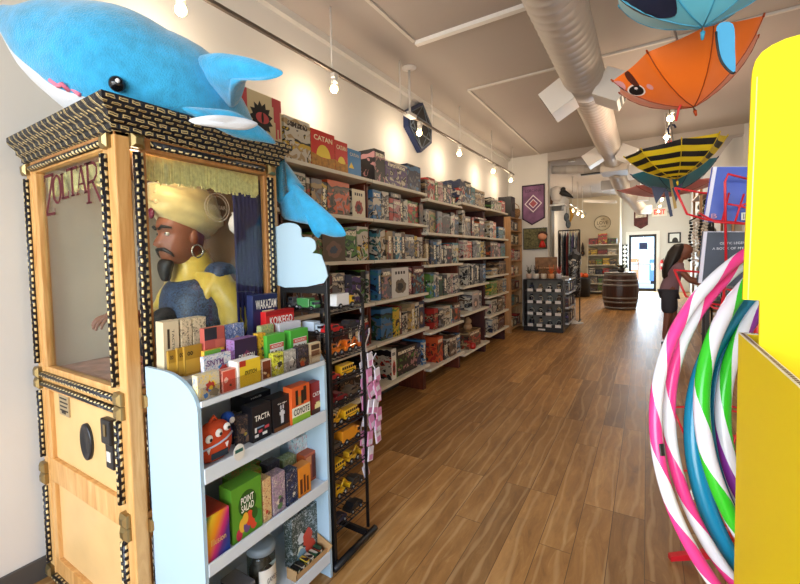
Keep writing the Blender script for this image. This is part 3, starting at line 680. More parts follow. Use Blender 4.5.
bookcase('D', 5.215, 6.275, [2.19, 1.76, 1.46, 1.08, .712, .18], 'dark maroon bookcase with a tall gap above its bottom shelf', wood=M_dkwood)
bookcase('E', 6.285, 7.36, [2.20, 1.757, 1.46, 1.165, .85, .545, .25], 'seven shelf bookcase at the far end of the run', wood=M_dkwood)
# boxes: per shelf (photo x of the end edge, height, palette); 'g12' = gap to x
RUN = {
 'A0': (288, [(314, .30, 'wey'), (337.5, .275, 'ryo'), (350, .25, 'ryo'), (363, .22, 'bwy')]),
 'B0': (376.5, [(387, .30, 'kkm'), (409, .235, 'psw'), (422, .275, 'nsb')]),
 'C0': (424.5, [(429, .22, 'uke'), (436, .255, 'rwu'), (439, .24, 'gkw'), (444, .24, 'mwe'), (448, .23, 'kws'), (453, .27, 'nwm'), (456, .10, 'ekg')]),
 'D0': (460.5, [(466, .31, 'nwr'), (472, .31, 'kwb'), (476, .26, 'tws'), (485.5, .25, 'euw'), (487, 0, ''), (490.4, .225, 'kwe')]),
 'E0': (491.5, [(495, .2, 'kwg'), (498, .18, 'wek'), (502, .17, 'weg'), (508, .2, 'row')]),
 'A1': (289, [(308, .27, 'wdr'), (312, .25, 'urw'), (323, .25, 'eus'), (329, .24, 'kys'), (351, .27, 'omu'), (353, 0, ''), (366, .235, 'wck')]),
 'B1': (374.5, [(383, .27, 'bsw'), (390, .27, 'wes'), (394, .22, 'rcw'), (401, .22, 'mwr'), (405, .24, 'keu'), (409, .24, 'wkb'), (419.5, .235, 'rog'), (424, .23, 'uck')]),
 'C1': (426, [(429, .26, 'wsk'), (437, .27, 'egk'), (442, .26, 'srt'), (449.5, .25, 'ksc'), (451, 0, ''), (455, .28, 'wmk'), (459, .26, 'kbn'), (461.5, .26, 'kcn')]),
 'D1': (463, [(466, .34, 'wke'), (472, .27, 'seu'), (474.5, .27, 'crk'), (480, .2, 'ewk'), (487, .26, 'uoc'), (489.5, .33, 'wsp')]),
 'E1': (490.5, [(494, .27, 'wek'), (497, .26, 'oew'), (498.5, 0, ''), (504, .2, 'tkb'), (506.5, .19, 'wsk')]),
 'A2': (300, [(312, .2, 'ewu'), (322, .22, 'gue'), (345, .26, 'neu'), (357, .27, 'gdw'), (374, .29, 'wgy')]),
 'B2': (377, [(381, .285, 'wdt'), (386, .29, 'wek'), (392, .27, 'eru'), (394.5, .27, 'swk'), (401, .265, 'tbw'), (405, .27, 'uke'), (415, .25, 'sew'), (418, .24, 'yrk'), (423, .23, 'wme'), (425.5, .22, 'rcw')]),
 'C2': (425.8, [(430, .29, 'eku'), (433, .28, 'ken'), (437, .27, 'ksb'), (441, .29, 'wbs'), (444, .22, 'kds'), (446, .23, 'wsk'), (451, .24, 'kcr'), (453, .24, 'wmk'), (461, .26, 'wyt')]),
 'D2': (463, [(467, .24, 'wmr'), (472, .23, 'orw'), (476, .23, 'swk'), (481, .25, 'sgw'), (485, .24, 'ykn'), (488, .23, 'wbs')]),
 'E2': (490, [(493.5, .24, 'uok'), (498, .24, 'uwk'), (501, .22, 'mek'), (507, .22, 'tgs')]),
 'A3': (290, [(310, .24, 'uks'), (331, .27, 'ckw'), (345, .28, 'skw'), (352, .26, 'nsp'), (361, .24, 'pkw'), (366, .29, 'ksg'), (369, .28, 'wds')]),
 'B3': (378, [(381, .28, 'btn'), (391, .29, 'sme'), (408, .29, 'weu'), (412, .28, 'mce'), (429, .29, 'cet')]),
 'C3': (430, [(434, .28, 'gbw'), (438, .29, 'wsb'), (443, .26, 'duk'), (447, .25, 'ksd'), (451, .26, 'wkm'), (453, .24, 'mnk'), (457, .25, 'wns'), (459.5, .22, 'kns'), (465, .28, 'wme')]),
 'D3': (467, [(470, .30, 'wsk'), (473, .29, 'kws'), (476, .29, 'kws'), (479, .29, 'kws'), (482, .28, 'kns'), (488, .28, 'bwn')]),
 'E3': (491.5, [(498, .11, 'ewb'), (505, .22, 'uek')]),
 'A4': (292, [(315, .26, 'kuc'), (331, .24, 'scu'), (345, .26, 'ckm'), (352, .26, 'ksu'), (358, .25, 'pks'), (374, .27, 'kpr')]),
 'B4': (380, [(392, .29, 'bsd'), (398, .28, 'ygk'), (401, .29, 'crk'), (406, .22, 'wks'), (410, .25, 'eyu'), (414, .28, 'ewy'), (417, .29, 'wne'), (427, .29, 'nuw'), (430, .29, 'wrw'), (433.5, .29, 'rwc')]),
 'C4': (433, [(437, .24, 'rce'), (442, .22, 'kws'), (450, .23, 'wke'), (452, .23, 'tbw'), (459, .24, 'uos'), (462, .28, 'yoe')]),
 'D4': (471, [(478, .27, 'wus'), (481.5, .25, 'swk')]),
 'E4': (491, [(497, .22, 'gey'), (502, .22, 'euk'), (507, .23, 'wkb')]),
 'A5': (318, [(335, .24, 'cks'), (350, .25, 'kue'), (363, .24, 'kse'), (373, .29, 'kus'), (381, .28, 'ksu')]),
 'B5': (389, [(394, .30, 'wrk'), (416, .27, 'kmg'), (420, .25, 'new'), (424, .27, 'bwk'), (428, .28, 'wkn'), (432.5, .3, 'swe')]),
 'C5': (436.5, [(442, .30, 'oru'), (444.5, .22, 'kns'), (447, .22, 'kws'), (455, .24, 'uwk'), (459.5, .25, 'bew'), (464, .27, 'ues')]),
 'D5': (468, [(480, .24, 'uer')]),
 'E5': (491, [(497, .22, 'wmk'), (502, .22, 'uew'), (505, .23, 'wsk'), (509, .24, 'rck')]),
 'E6': (491.5, [(497, .22, 'wsn'), (503, .2, 'cse')]),
}
CN = dict(k='black', w='white', r='red', o='orange', y='yellow', g='green', d='dark green', b='blue', n='navy', t='teal', p='purple', m='pink', e='tan', u='brown', s='grey', c='maroon')
CASEN = dict(A='bookcase behind the wire rack', B='bookcase next beyond the wire rack', C='middle bookcase', D='dark maroon bookcase', E='seven shelf bookcase')
SHN = ['top', 'second', 'third', 'fourth', 'fifth', 'sixth', 'seventh']
def yx(x, X): return at(x, 250, X=X).y
rb = random.Random(11)
KEEP = {}
for key, (xs, items) in RUN.items():
    y0, y1, zs = CASES[key[0]]; k = int(key[1]); z = zs[k]; X = XF-.045; prev = max(yx(xs, X), y0+.03); cnt = 0
    for (xe, h, pal) in items:
        ye = min(yx(xe, X), y1-.03 if key[0] != 'A' or k else y1)
        if not pal or ye-prev < .012: prev = max(prev, ye); continue
        jit = rb.uniform(-.012, .012) if k else 0
        w = ye-prev; dp = min(.30, max(.2, h*.95)); xf = X+jit
        big = 'thin ' if w < .06 else ('wide ' if w > .19 else '')
        above = k > 0 and z+h > zs[k-1]-.032
        hh = min(h, zs[k-1]-.036-z) if k > 0 else h
        m = MB().box((xf-dp, prev+.002, z), (xf, ye-.002, z+hh), bev=.002)
        o = m.build('game_box', art(pal, 1 if w > .13 else 0))
        tag(o, '%s%s box, %s along the %s shelf, %s' % (big, CN[pal[0]], ORD[cnt], SHN[k], CASEN[key[0]]), 'game box', 'board games on the %s shelf of the %s' % (SHN[k], CASEN[key[0]]))
        KEEP[key+str(cnt)] = (o, prev+.002, ye-.002, xf, z, hh)
        cnt += 1; prev = ye
# printed covers one can read or recognise on the boxes by the wire rack
def cover(key, fn, name='cover_print'):
    o, ya, yb, xf, z, h = KEEP[key]; mb = MB(); ms = fn(mb, ya, yb, xf+.0015, z, h)
    c_ = mb.build(name, ms, o); return o
M_catan = mat('cover_red', 'c81f16', .35); M_sun = mat('cover_sun', 'f0cf3c', .4); M_cream = mat('print_cream', 'f0e4bd', .4); M_field = mat('cover_field', 'b07a2c', .5, vary=.4, vsc=30)
def cat_cover(mb, ya, yb, x, z, h):
    w = yb-ya; mb.box((x-.001, ya, z+.002), (x, yb, z+h)); c = (ya+yb)/2
    n = 24; mb.add([Vector((x+.0006, c+.3*w*math.cos(PI*i/n), z+.3*h+.34*w*math.sin(PI*i/n))) for i in range(n+1)], [tuple(range(n+1))], 1)
    mb.add([Vector((x+.001, a, zz)) for a, zz in ((ya, z+.002), (yb, z+.002), (yb, z+.34*h), (c, z+.28*h), (ya, z+.38*h))], [(0, 1, 2, 3, 4)], 3)
    text_mb(mb, 'CATAN', (x+.0006, c, z+.8*h), .78*w, .14*h, EY, EZ, mi=2, bold=.02); return [M_catan, M_sun, M_cream, M_field]
for kk, l in (('A01', 'large red CATAN box on the top shelf behind the shark'), ('A02', 'smaller red CATAN box touching the large one')): part_label(cover(kk, cat_cover), l)
def blue_cover(mb, ya, yb, x, z, h):
    w = yb-ya; mb.box((x-.001, ya, z), (x, yb, z+h)); mb.add([Vector((x+.0006, ya+.05*w, z+.28*h)), Vector((x+.0006, ya+.45*w, z+.28*h)), Vector((x+.0006, ya+.25*w, z+.5*h))], [(0, 1, 2)], 1)
    text_mb(mb, 'CATAN', (x+.0006, (ya+yb)/2, z+.8*h), .7*w, .12*h, EY, EZ, mi=2); return [mat('cover_blue', '2f7fb8', .4), M_sun, M_cream]
cover('A03', blue_cover)
def face_cover(bg, blob, ttl):
    def f(mb, ya, yb, x, z, h):
        w = yb-ya; c = (ya+yb)/2; mb.box((x-.001, ya, z), (x, yb, z+h)); q = random.Random(int(ya*1000))
        n = 22; mb.add([Vector((x+.0006, c+w*.36*math.cos(2*PI*i/n)*q.uniform(.75, 1.05), z+.36*h+.26*h*math.sin(2*PI*i/n)*q.uniform(.8, 1.1))) for i in range(n)], [tuple(range(n))], 1)
        mb.add([Vector((x+.001, c-.02*w+w*.2*math.cos(2*PI*i/n)*q.uniform(.6, 1.05), z+.34*h+.15*h*math.sin(2*PI*i/n)*q.uniform(.6, 1.1))) for i in range(n)], [tuple(range(n))], 2)
        for i in range(4): mb.box((x, c-w*.3+i*w*.16, z+.78*h), (x+.0008, c-w*.2+i*w*.16, z+.88*h), 2)
        return [mat('c_'+a, a, .45) for a in (bg, blob, ttl)]
    return f
cover('A15', face_cover('e6dcc0', '9c3128', '2b1d22')); cover('B32', face_cover('d8d4cc', '6b5a45', '26211f')); cover('A22', face_cover('5a4a38', '7d5f52', '3b4d63'))
cover('B50', face_cover('e8e4da', 'b83a2e', '2a2622')); cover('B47', face_cover('1d2746', '705040', 'd8cbb0')); cover('D40', face_cover('a39c9a', '6d5f5c', 'd8b8a0'))
# box with a black eye on the narrow bookcase behind the shark
eb = MB().box((XF-.33, 1.675, 2.18), (XF-.04, 2.04, 2.555), bev=.003).build('game_box', mat('eye_box_tan', 'cdbb93', .45))
tag(eb, 'cream game box with a black eye and red drips standing behind the plush shark', 'game box', 'board games above the shark')
mb = MB(); x = XF-.0385
q = random.Random(5)
mb.add([Vector((x, 1.86+.10*math.cos(2*PI*i/26)*(1 if i % 2 else .7), 2.395+.10*math.sin(2*PI*i/26)*(1.1 if i % 2 else .8))) for i in range(26)], [tuple(range(26))], 0)
n = 18; mb.add([Vector((x+.0006, 1.87+.055*math.cos(2*PI*i/n), 2.40+.035*math.sin(2*PI*i/n))) for i in range(n)], [tuple(range(n))], 1)
mb.add([Vector((x+.001, 1.87+.010*math.cos(2*PI*i/n), 2.40+.035*math.sin(2*PI*i/n))) for i in range(n)], [tuple(range(n))], 0)
for a, b in ((1.68, 1.75), (1.955, 2.035)):
    for i in range(6):
        y = a+(b-a)*i/6; mb.box((x-.001, y, 2.55-.05-.22*q.random()), (x+.0006, y+(b-a)/6, 2.552), 1)
mb.build('cover_print', [M_black, mat('drip_red', 'b9474a', .5)], eb)
# boxes lying flat on top of others (second shelf by the wire rack, maroon book bridging two boxes)
z = 1.84
for (xa, xb, za, hh, pal, l) in ((392, 402, 2.085, .045, 'suw', 'grey game box lying flat across upright boxes on the second shelf'), (475, 487, 2.03, .025, 'ckr', 'maroon flat box bridging two boxes on the dark bookcase')):
    ya, yb = yx(xa, -2.06), yx(xb, -2.06)
    o = MB().box((-2.28, ya, za-.008), (-2.06, yb, za+hh-.008), bev=.002).build('flat_box', art(pal)); tag(o, l, 'game box', 'boxes lying flat')
# small things on the shelves
M_red = mat('toy_red', 'b3231c', .35)
t = thing('plush_bear', (-2.12, yx(468, -2.1), .42), 'small tan plush sitting on a brown box, bottom shelf of the dark bookcase', 'plush toy')
p = Vector(t.location); mb = MB().ball(p+Vector((0, 0, .06)), (.06, .06, .06)); mb.build('body', mat('tan_plush', 'a98763', .9, bump=.5), t)
mb = MB().ball(p+Vector((.01, 0, .14)), .045)
for s_ in (-1, 1): mb.ball(p+Vector((.0, s_*.035, .18)), .016, 10)
mb.build('head', MATS['tan_plush'], t)
o = MB().lathe((-2.03, yx(471.5, -2.03), .18), [(.03, 0), (.045, .03), (.04, .08), (.02, .09)], 18).build('red_jar', M_red); tag(o, 'red round jar at the front of the bottom shelf', 'jar')

# light wood bookcase in the corner
M_pine = wood_mat('pine', 'a5794d', 'cda070', (8, 8, 1), 2.4, .5)
t = thing('corner_bookcase', (-2.27, 8.4, 0), 'narrow light pine bookcase in the corner beside the purple banner', 'bookcase')
PX0, PX1, PY0, PY1 = WX+.01, -2.13, 7.98, 8.84
for a in (PY0, PY1-.03): MB().box((PX0, a, 0), (PX1, a+.03, 2.2), bev=.002).build('side_panel', M_pine, t)
MB().box((PX0, PY0+.03, .02), (PX0+.01, PY1-.03, 2.2)).build('back_panel', mat('pine_back', 'b79567', .7), t)
pz = [.08, .5, .80, 1.08, 1.38, 1.68, 1.95]
for z in pz+[2.2]: MB().box((PX0+.01, PY0+.03, z-.022), (PX1-.004, PY1-.03, z)).build('shelf', M_pine, t)
NA = ['bottom', 'second lowest', 'third lowest', 'fourth lowest', 'fifth lowest', 'sixth lowest', 'top']
for k, z in enumerate(pz):
    y = PY0+.06; i = 0
    for pal, w, h in ((('ews', .2, .18), ('kus', .25, .14), ('rcw', .22, .2)), (('tus', .3, .2), ('eus', .3, .16)), (('use', .34, .2), ('cru', .3, .16)), (('ucr', .3, .2), ('eyk', .3, .18)), (('rcw', .3, .22), ('wks', .25, .18), ('cmr', .15, .2)), (('ues', .3, .22), ('kwe', .3, .2)), (('wes', .26, .2), ('kus', .3, .17)))[k]:
        o = MB().box((PX0+.03, y, z), (PX1-.03, y+w, z+h), bev=.003).build('toy_box', art(pal)); tag(o, '%s toy box, %s on the %s shelf of the pine bookcase' % (CN[pal[0]], ORD[i], NA[k]), 'toy box', 'toy boxes in the pine bookcase'); y += w+.02; i += 1
o = MB().box((-2.38, 7.62, 2.2), (-2.0, 7.95, 2.45), bev=.004)
t = thing('speaker_box', (-2.2, 8.15, 2.2), 'black box speaker standing on the pine bookcase', 'speaker')
MB().box((-2.36, 8.0, 2.2), (-2.12, 8.28, 2.58), bev=.006).build('cabinet', M_black, t); MB().lathe((0, 0, 0), [(.09, -.004), (.09, .004)], 24)
mb = MB(); mb.rings([[Vector((-2.119+d, 8.14+r_*math.cos(2*PI*j/24), 2.38+r_*math.sin(2*PI*j/24))) for j in range(24)] for r_, d in ((.085, 0), (.08, .006), (.03, -.006+.01))]); mb.build('driver_cone', mat('cone_grey', '2b2b2e', .6), t)
t = thing('wicker_basket', (-2.2, 8.55, 2.2), 'brown round basket beside the black speaker on the pine bookcase', 'basket')
MB().lathe((-2.24, 8.55, 2.2), [(.1, 0), (.14, .05), (.15, .15), (.13, .19), (.12, .185), (.13, .14), (.09, .02)], 24).build('bowl', mat('wicker', '8d6b48', .8, vary=.4, vsc=40), t)
MB().torus((-2.24, 8.55, 2.38), .13, .008, EX, EZ, 30, 6).build('handle', MATS['wicker'], t)

# ------------------------------------------------------------------ on the stub wall
BW = BY-.004
t = thing('wall_banner', (-1.91, BW, 2.07), 'purple pointed banner with a diamond emblem hanging on the stub wall', 'banner')
mb = MB().prism([(-2.13, BW-.012, 2.2), (-1.94, BW-.012, 2.07), (-1.69, BW-.012, 2.2), (-1.69, BW-.012, 2.88), (-2.13, BW-.012, 2.88)], (0, .012, 0)); mb.build('border', mat('banner_edge', '2b1b2f', .7), t)
MB().prism([(-2.105, BW-.016, 2.215), (-1.935, BW-.016, 2.10), (-1.715, BW-.016, 2.215), (-1.715, BW-.016, 2.85), (-2.105, BW-.016, 2.85)], (0, .003, 0)).build('cloth', mat('banner_purple', '745072', .8, vary=.45, vsc=5), t)
mb = MB(); c = Vector((-1.91, BW-.0175, 2.5))
for k, mi in ((.17, 0), (.145, 1), (.09, 0), (.07, 2)): mb.add([c+EX*k-EY*.0004*mi-EY*(.2-k)*.01, c+EZ*k*1.05-EY*(.2-k)*.01, c-EX*k-EY*(.2-k)*.01, c-EZ*k*1.05-EY*(.2-k)*.01], [(0, 1, 2, 3)], mi)
mb.build('emblem', [mat('banner_white', 'd9cfd6', .7), mat('banner_mauve', '6a3f66', .7), mat('banner_red', '9c4a52', .7)], t)
mb = MB(); text_mb(mb, 'LORCANA', (-1.91, BW-.0175, 2.76), .3, .06, EX, EZ); mb.build('lettering', mat('banner_ink', '372038', .7), t)
t = thing('canvas_art', (-1.86, BW, 1.59), 'green and brown speckled canvas below the purple banner', 'picture')
MB().box((-2.095, BW-.03, 1.59), (-1.66, BW, 2.0), bev=.004).build('canvas', mat('canvas_mottled', '5f5a37', .7, vary=.7, vsc=26), t)
mb = MB()
for a, b in (((-2.105, 1.58), (-2.09, 2.01)), ((-1.665, 1.58), (-1.65, 2.01)), ((-2.105, 1.58), (-1.65, 1.595)), ((-2.105, 1.995), (-1.65, 2.01))): mb.box((a[0], BW-.036, a[1]), (b[0], BW, b[1]))
mb.build('frame', M_black, t)
t = thing('hanging_plush', (-1.72, BW-.09, 1.6), 'small dark haired doll in red hanging in front of the canvas', 'doll')
p = Vector((-1.72, BW-.12, 1.66)); MB().ball(p+Vector((0, 0, .17)), (.085, .07, .075)).build('head', mat('doll_skin', 'c98a6a', .7), t)
MB().ball(p+Vector((0, .02, .20)), (.095, .07, .075)).build('hair', mat('doll_hair', '3a1a14', .8), t); MB().lathe(p+Vector((0, 0, -.03)), [(.02, -.02), (.07, -.01), (.05, .06), (.025, .12)], 16).build('dress', M_red, t)
MB().cyl(p+Vector((0, .02, .25)), (p.x, BW, 2.02), .003, 6).build('string', M_black, t)
# hexagonal wall plaque
t = thing('wall_plaque', (WX, 4.72, 2.79), 'navy hexagonal plaque with black net pattern high on the wall', 'wall plaque')
hp = [at(x, y, X=WX+.01) for x, y in ((417, 153), (404, 134), (403, 115), (420, 103), (428, 125), (428, 143))]
hp = [Vector((WX+.002, 4.40, 3.03)), Vector((WX+.002, 4.40, 3.22)), Vector((WX+.002, 4.80, 3.42)), Vector((WX+.002, 5.06, 3.2)), Vector((WX+.002, 5.05, 2.97)), Vector((WX+.002, 4.74, 2.79))]
MB().prism(hp, (.06, 0, 0)).build('board', mat('plaque_navy', '1d2c55', .5), t)
mb = MB(); cc = sum(hp, Vector())/6; ins = [cc+(p-cc)*.86+EX*.062 for p in hp]; mb.prism(ins, (.004, 0, 0)); mb.build('net_panel', mat('plaque_black', '17171d', .6), t)
mb = MB()
for i in range(6):
    mb.tube([ins[i]+EX*.006, ins[(i+2) % 6]+EX*.006], .007, 6); mb.tube([ins[i]+EX*.006, ins[(i+1) % 6]+EX*.006], .006, 6)
mb.build('net_line', mat('plaque_grey', '54606d', .5), t)
# ------------------------------------------------------------------ white display stand with card games
M_ds = mat('display_white', 'd3dde6', .5)
M_dp = mat('display_white_daylit', 'a6c0d0', .5)  # white panels; the cool tint of the daylight is mixed into their colour
DXF, DXB, DY0, DY1 = -1.226, -1.545, .80, 1.46
DS = thing('display_stand', ((DXF+DXB)/2, (DY0+DY1)/2, 0), 'white display stand with rounded sides full of card games', 'display stand')
pf = [(DXB, 0), (DXB, 1.115), (-1.42, 1.115)]+[(-1.42+.19*math.sin(a), 1.0+.115*math.cos(a)) for a in [PI/2*i/10 for i in range(1, 11)]]+[(DXF, 0)]
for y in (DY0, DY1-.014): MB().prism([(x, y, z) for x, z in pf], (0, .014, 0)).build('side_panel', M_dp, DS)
MB().box((DXB, DY0+.014, .05), (DXB+.01, DY1-.014, 1.08)).build('back_panel', M_ds, DS)
LV = [(1.028, 1.046), (.79, .75), (.46, .427), (.115, .075)]
for i, (z, lo) in enumerate(LV):
    s_ = MB().box((DXB+.01, DY0+.014, z-.012), (DXF-.006, DY1-.014, z)).build('shelf', M_ds, DS)
    if i: MB().box((DXF-.008, DY0+.014, lo), (DXF, DY1-.014, z+.014), bev=.002).build('shelf_lip', M_ds, s_)
    else:
        MB().box((DXF-.006, DY0+.014, z-.014), (DXF, DY1-.014, z+.006)).build('shelf_lip', M_ds, s_)
        MB().box((DXF-.005, DY0+.014, z+.006), (DXF-.003, DY1-.014, z+.05)).build('clear_lip', glass_mat('acrylic', 'f2efee'), s_)
for x0, x1, z in ((-1.545, -1.465, 1.095), (-1.465, -1.375, 1.075), (-1.375, -1.295, 1.05)):
    MB().box((x0+.011, DY0+.014, 1.028), (x1, DY1-.014, z)).build('riser_step', M_ds, DS)
def cmat(h, rough=.4): return mat('print_'+h, h, rough)
def busy(cols):
    key = 'busy_'+'_'.join(cols)
    if key in MATS: return MATS[key]
    m = bpy.data.materials.new(key); t = NT(m); v = t.co('Object'); c = (cols*4)[:5]
    n1 = t.noise(v, 42, 3, .6, 1.2); n2 = t.noise(v, 120, 2, .6, .6)
    a = t.ramp(n1, [(0, c[1]), (.38, c[0]), (.56, c[2]), (.62, c[0]), (.68, c[3])], 'CONSTANT'); b = t.ramp(n2, [(0, c[2]), (.42, c[0]), (.62, c[1])], 'CONSTANT')
    t.base(t.mix(.35, a, b)); t.b.inputs['Roughness'].default_value = .38; MATS[key] = m; return m
def disp(name, label, group, px, X, base, dp, cols, deco=None, txt=(), lean=0, blobs=0, cat='card game', rim=None):
    """small box facing the aisle; px = (x0, x1, ytop) in the photo, standing on height base with its face at X"""
    x0, x1, yt = px; a = at(x0, (yt+30), X=X); b = at(x1, (yt+30), X=X); h = at((x0+x1)/2, yt, X=X).z-base
    ya, yb = a.y+.001, b.y-.001; w = yb-ya
    L = Vector((X-dp/2, (ya+yb)/2, base)); q = random.Random(int(x0*31+yt))
    xf = Matrix.Translation(L) @ Matrix.Rotation(-lean, 4, 'Y') @ Matrix.Translation(-L)
    m = MB(); m.xf = xf; m.box((X-dp, ya, base), (X, yb, base+h), bev=.0015); o = m.build(name, cmat(cols[0]) if (txt or deco) and not blobs else busy(cols), None, L)
    tag(o, label, cat, group)
    m = MB(); m.xf = xf; ms = [cmat(c) for c in cols]+[mat('ink_white', 'f2efe6', .4), mat('ink_black', '15141a', .4)]; nw, nk = len(cols), len(cols)+1
    fx = X+.0006
    def P(u, v): return Vector((fx, ya+u*w, base+v*h))
    if rim is not None:
        m.add([P(0, 0), P(1, 0), P(1, 1), P(0, 1)], [(0, 1, 2, 3)], rim); fx += .0004
        m.add([P(.06, .05), P(.94, .05), P(.94, .95), P(.06, .95)], [(0, 1, 2, 3)], 1); fx += .0004
    for (u0, v0, u1, v1, c) in (deco or []): m.add([P(u0, v0), P(u1, v0), P(u1, v1), P(u0, v1)], [(0, 1, 2, 3)], c); fx += .0002
    for k in range(blobs):
        cu, cv, ru = q.uniform(.25, .75), q.uniform(.15, .6), q.uniform(.08, .24); c = 1+k % (len(cols)-1)
        m.add([P(min(.95, max(.05, cu+ru*math.cos(t)*q.uniform(.6, 1.2))), min(.95, max(.04, cv+ru*w/h*math.sin(t)*q.uniform(.6, 1.2)))) for t in [2*PI*i/14 for i in range(14)]], [tuple(range(14))], c); fx += .0002
    for (s_, u, v, tw, th, c) in txt:
        cc = P(u, v); cc.x = fx+.0005; text_mb(m, s_, cc, tw*w, th*h, EY, EZ, mi={'w': nw, 'k': nk}.get(c, c) if isinstance(c, str) else c, bold=.015)
    if m.f: m.build('cover_print', ms, o)
    return o, (ya, yb, base, h)
G1, G2, G3, G4 = 'card games on the front tier', 'card games on the raised tiers', 'games on the second shelf of the stand', 'games on the third shelf of the stand'
disp('card_game', 'pale comic deck with a blue cartoon cover at the rounded side of the stand', G1, (198, 221, 373), -1.25, 1.028, .03, ['cfc3a6', '3f78b5', 'e9c93a', '8a7d63', 'b33a2f'], blobs=7)
disp('card_game', 'salmon pink deck between the comic deck and a yellow box', G1, (222.5, 237, 369), -1.25, 1.028, .03, ['e58a78', 'd2533f', '2a2320', 'f0b9a6'], rim=3, blobs=4)
disp('card_game', 'yellow and white game box with a white burst on the front tier', G1, (238, 261.5, 359), -1.245, 1.028, .05, ['f1ede2', 'e3c22e', 'f4efe0', '23252f', 'b0331f'], deco=[(.08, 0, 1, 1, 1), (.08, .78, .35, 1, 4)], blobs=0, txt=[('DUTCH', .55, .52, .5, .16, 'k')])
disp('card_game', 'small brown deck with an orange figure on the front tier', G1, (262.5, 272, 359.5), -1.25, 1.028, .025, ['efe6d6', '7a3c1f', 'e3a04a', 'f1d7a2'], rim=0, blobs=4)
disp('card_game', 'bright yellow deck with a white figure on the front tier', G1, (273.5, 284.5, 352.5), -1.25, 1.028, .025, ['d8d83a', 'f0f0e8', '2b2b28'], blobs=4, txt=[('Yummy', .5, .84, .7, .1, 'k')])
disp('card_game', 'grey deck with a dark sketched figure on the front tier', G1, (285.5, 297, 350), -1.25, 1.028, .025, ['a6a39a', '3b3d3e', 'd8d4c8', '5e5a55'], blobs=6)
disp('card_game', 'black deck with a tan standing figure on the front tier', G1, (298, 309.5, 345.5), -1.25, 1.028, .025, ['23222a', 'b08d5a', '6a5f6a', 'd2552e'], blobs=4)
disp('card_game', 'tall tan deck with dark pictures, last one on the front tier', G1, (310.5, 321.5, 342.5), -1.25, 1.028, .025, ['cfb892', '4a3428', '7d5236', 'e6d8b8'], deco=[(.12, .68, .88, .92, 1), (.12, .36, .88, .62, 2), (.12, .08, .88, .28, 3)])
disp('card_game', 'white and violet comic pack leaning behind the pale comic deck', G2, (205, 233, 354), -1.31, 1.05, .02, ['d9d5d3', '6e4a78', '3d83b5', 'b8322d'], lean=.05, blobs=3, txt=[('SNYM', .4, .75, .6, .2, 1)])
disp('card_game', 'dark purple game box with a magenta burst behind the yellow box', G2, (235, 258, 338), -1.32, 1.05, .05, ['8d6aa0', '32203c', '7b2c52', 'b03a68', 'd9913c'], rim=1, blobs=4, txt=[('DRAGON', .5, .5, .7, .16, 'w')])
disp('card_game', 'orange and yellow deck beside the dark purple box', G2, (258.5, 267, 333), -1.33, 1.05, .03, ['e3b22f', 'd9782a', '3c3a2a', '4f8f8a'], blobs=5)
for i, (x0, x1, yt, l) in enumerate(((267.5, 286, 334, 'green DEAL card box next to the orange deck'), (291, 309, 329, 'green DEAL card box closest to the wire rack'))):
    disp('card_game', l, G2, (x0, x1, yt), -1.31, 1.05, .04, ['4fae3d', 'f3f1ea', '2f7d2a', 'd9564a'], deco=[(.14, .0, .9, .72, 1), (.14, .56, .9, .7, 3)], txt=[('DEAL', .52, .32, .68, .34, 'k'), ('MONOPOLY', .52, .63, .6, .08, 'w')])
for i, (x0, x1, yt, l) in enumerate(((169, 180, 350, 'gold card deck in front of the cream boxes, the outer one'), (178, 191, 347, 'gold card deck in front of the cream boxes, the middle one'), (185, 203.5, 345, 'gold card deck in front of the cream boxes, overlapping the other two'))):
    disp('card_deck', l, 'gold card decks', (x0, x1, yt), -1.445+.012*i, 1.075, .012, ['a8802a', 'c79c3d', '3a2a14'], deco=[(.05, .08, .95, .55, 1)], txt=[('oo', .3, .75, .3, .14, 'k')])
disp('card_game', 'rainbow coloured pack between gold decks and purple box', G2, (205, 226, 349), -1.385, 1.075, .02, ['e0a83a', 'c72f2a', '6fae3d', '7a3a86'], deco=[(.5, 0, .8, .8, 1), (.8, 0, 1, .9, 3), (0, .7, .8, 1, 2)])
disp('card_game', 'brick red box with a black corner behind the gold decks', G2, (205, 226, 327), -1.41, 1.075, .03, ['b5564a', '2b2a30', 'c96a58'], deco=[(0, .72, .6, 1, 1), (.5, .3, 1, .7, 2)])
disp('card_game', 'slate blue deck with white shapes next to the brick red box', G2, (226.5, 246, 324), -1.41, 1.075, .03, ['6d7fae', 'efece6', '29324e', 'c9a07a'], blobs=4, lean=.04)
disp('card_game', 'pale green strip pack behind the two green DEAL boxes', G2, (262, 275, 325), -1.40, 1.075, .03, ['b7bd84', 'e2c93c', '6d8a5c'], blobs=3)
disp('card_game', 'white box with dark lettering behind the green DEAL boxes', G2, (280, 302, 322), -1.40, 1.075, .03, ['e3e1ea', '5b5a7a', '2a2e4e'], txt=[('FLUXX', .5, .6, .8, .2, 'k')])
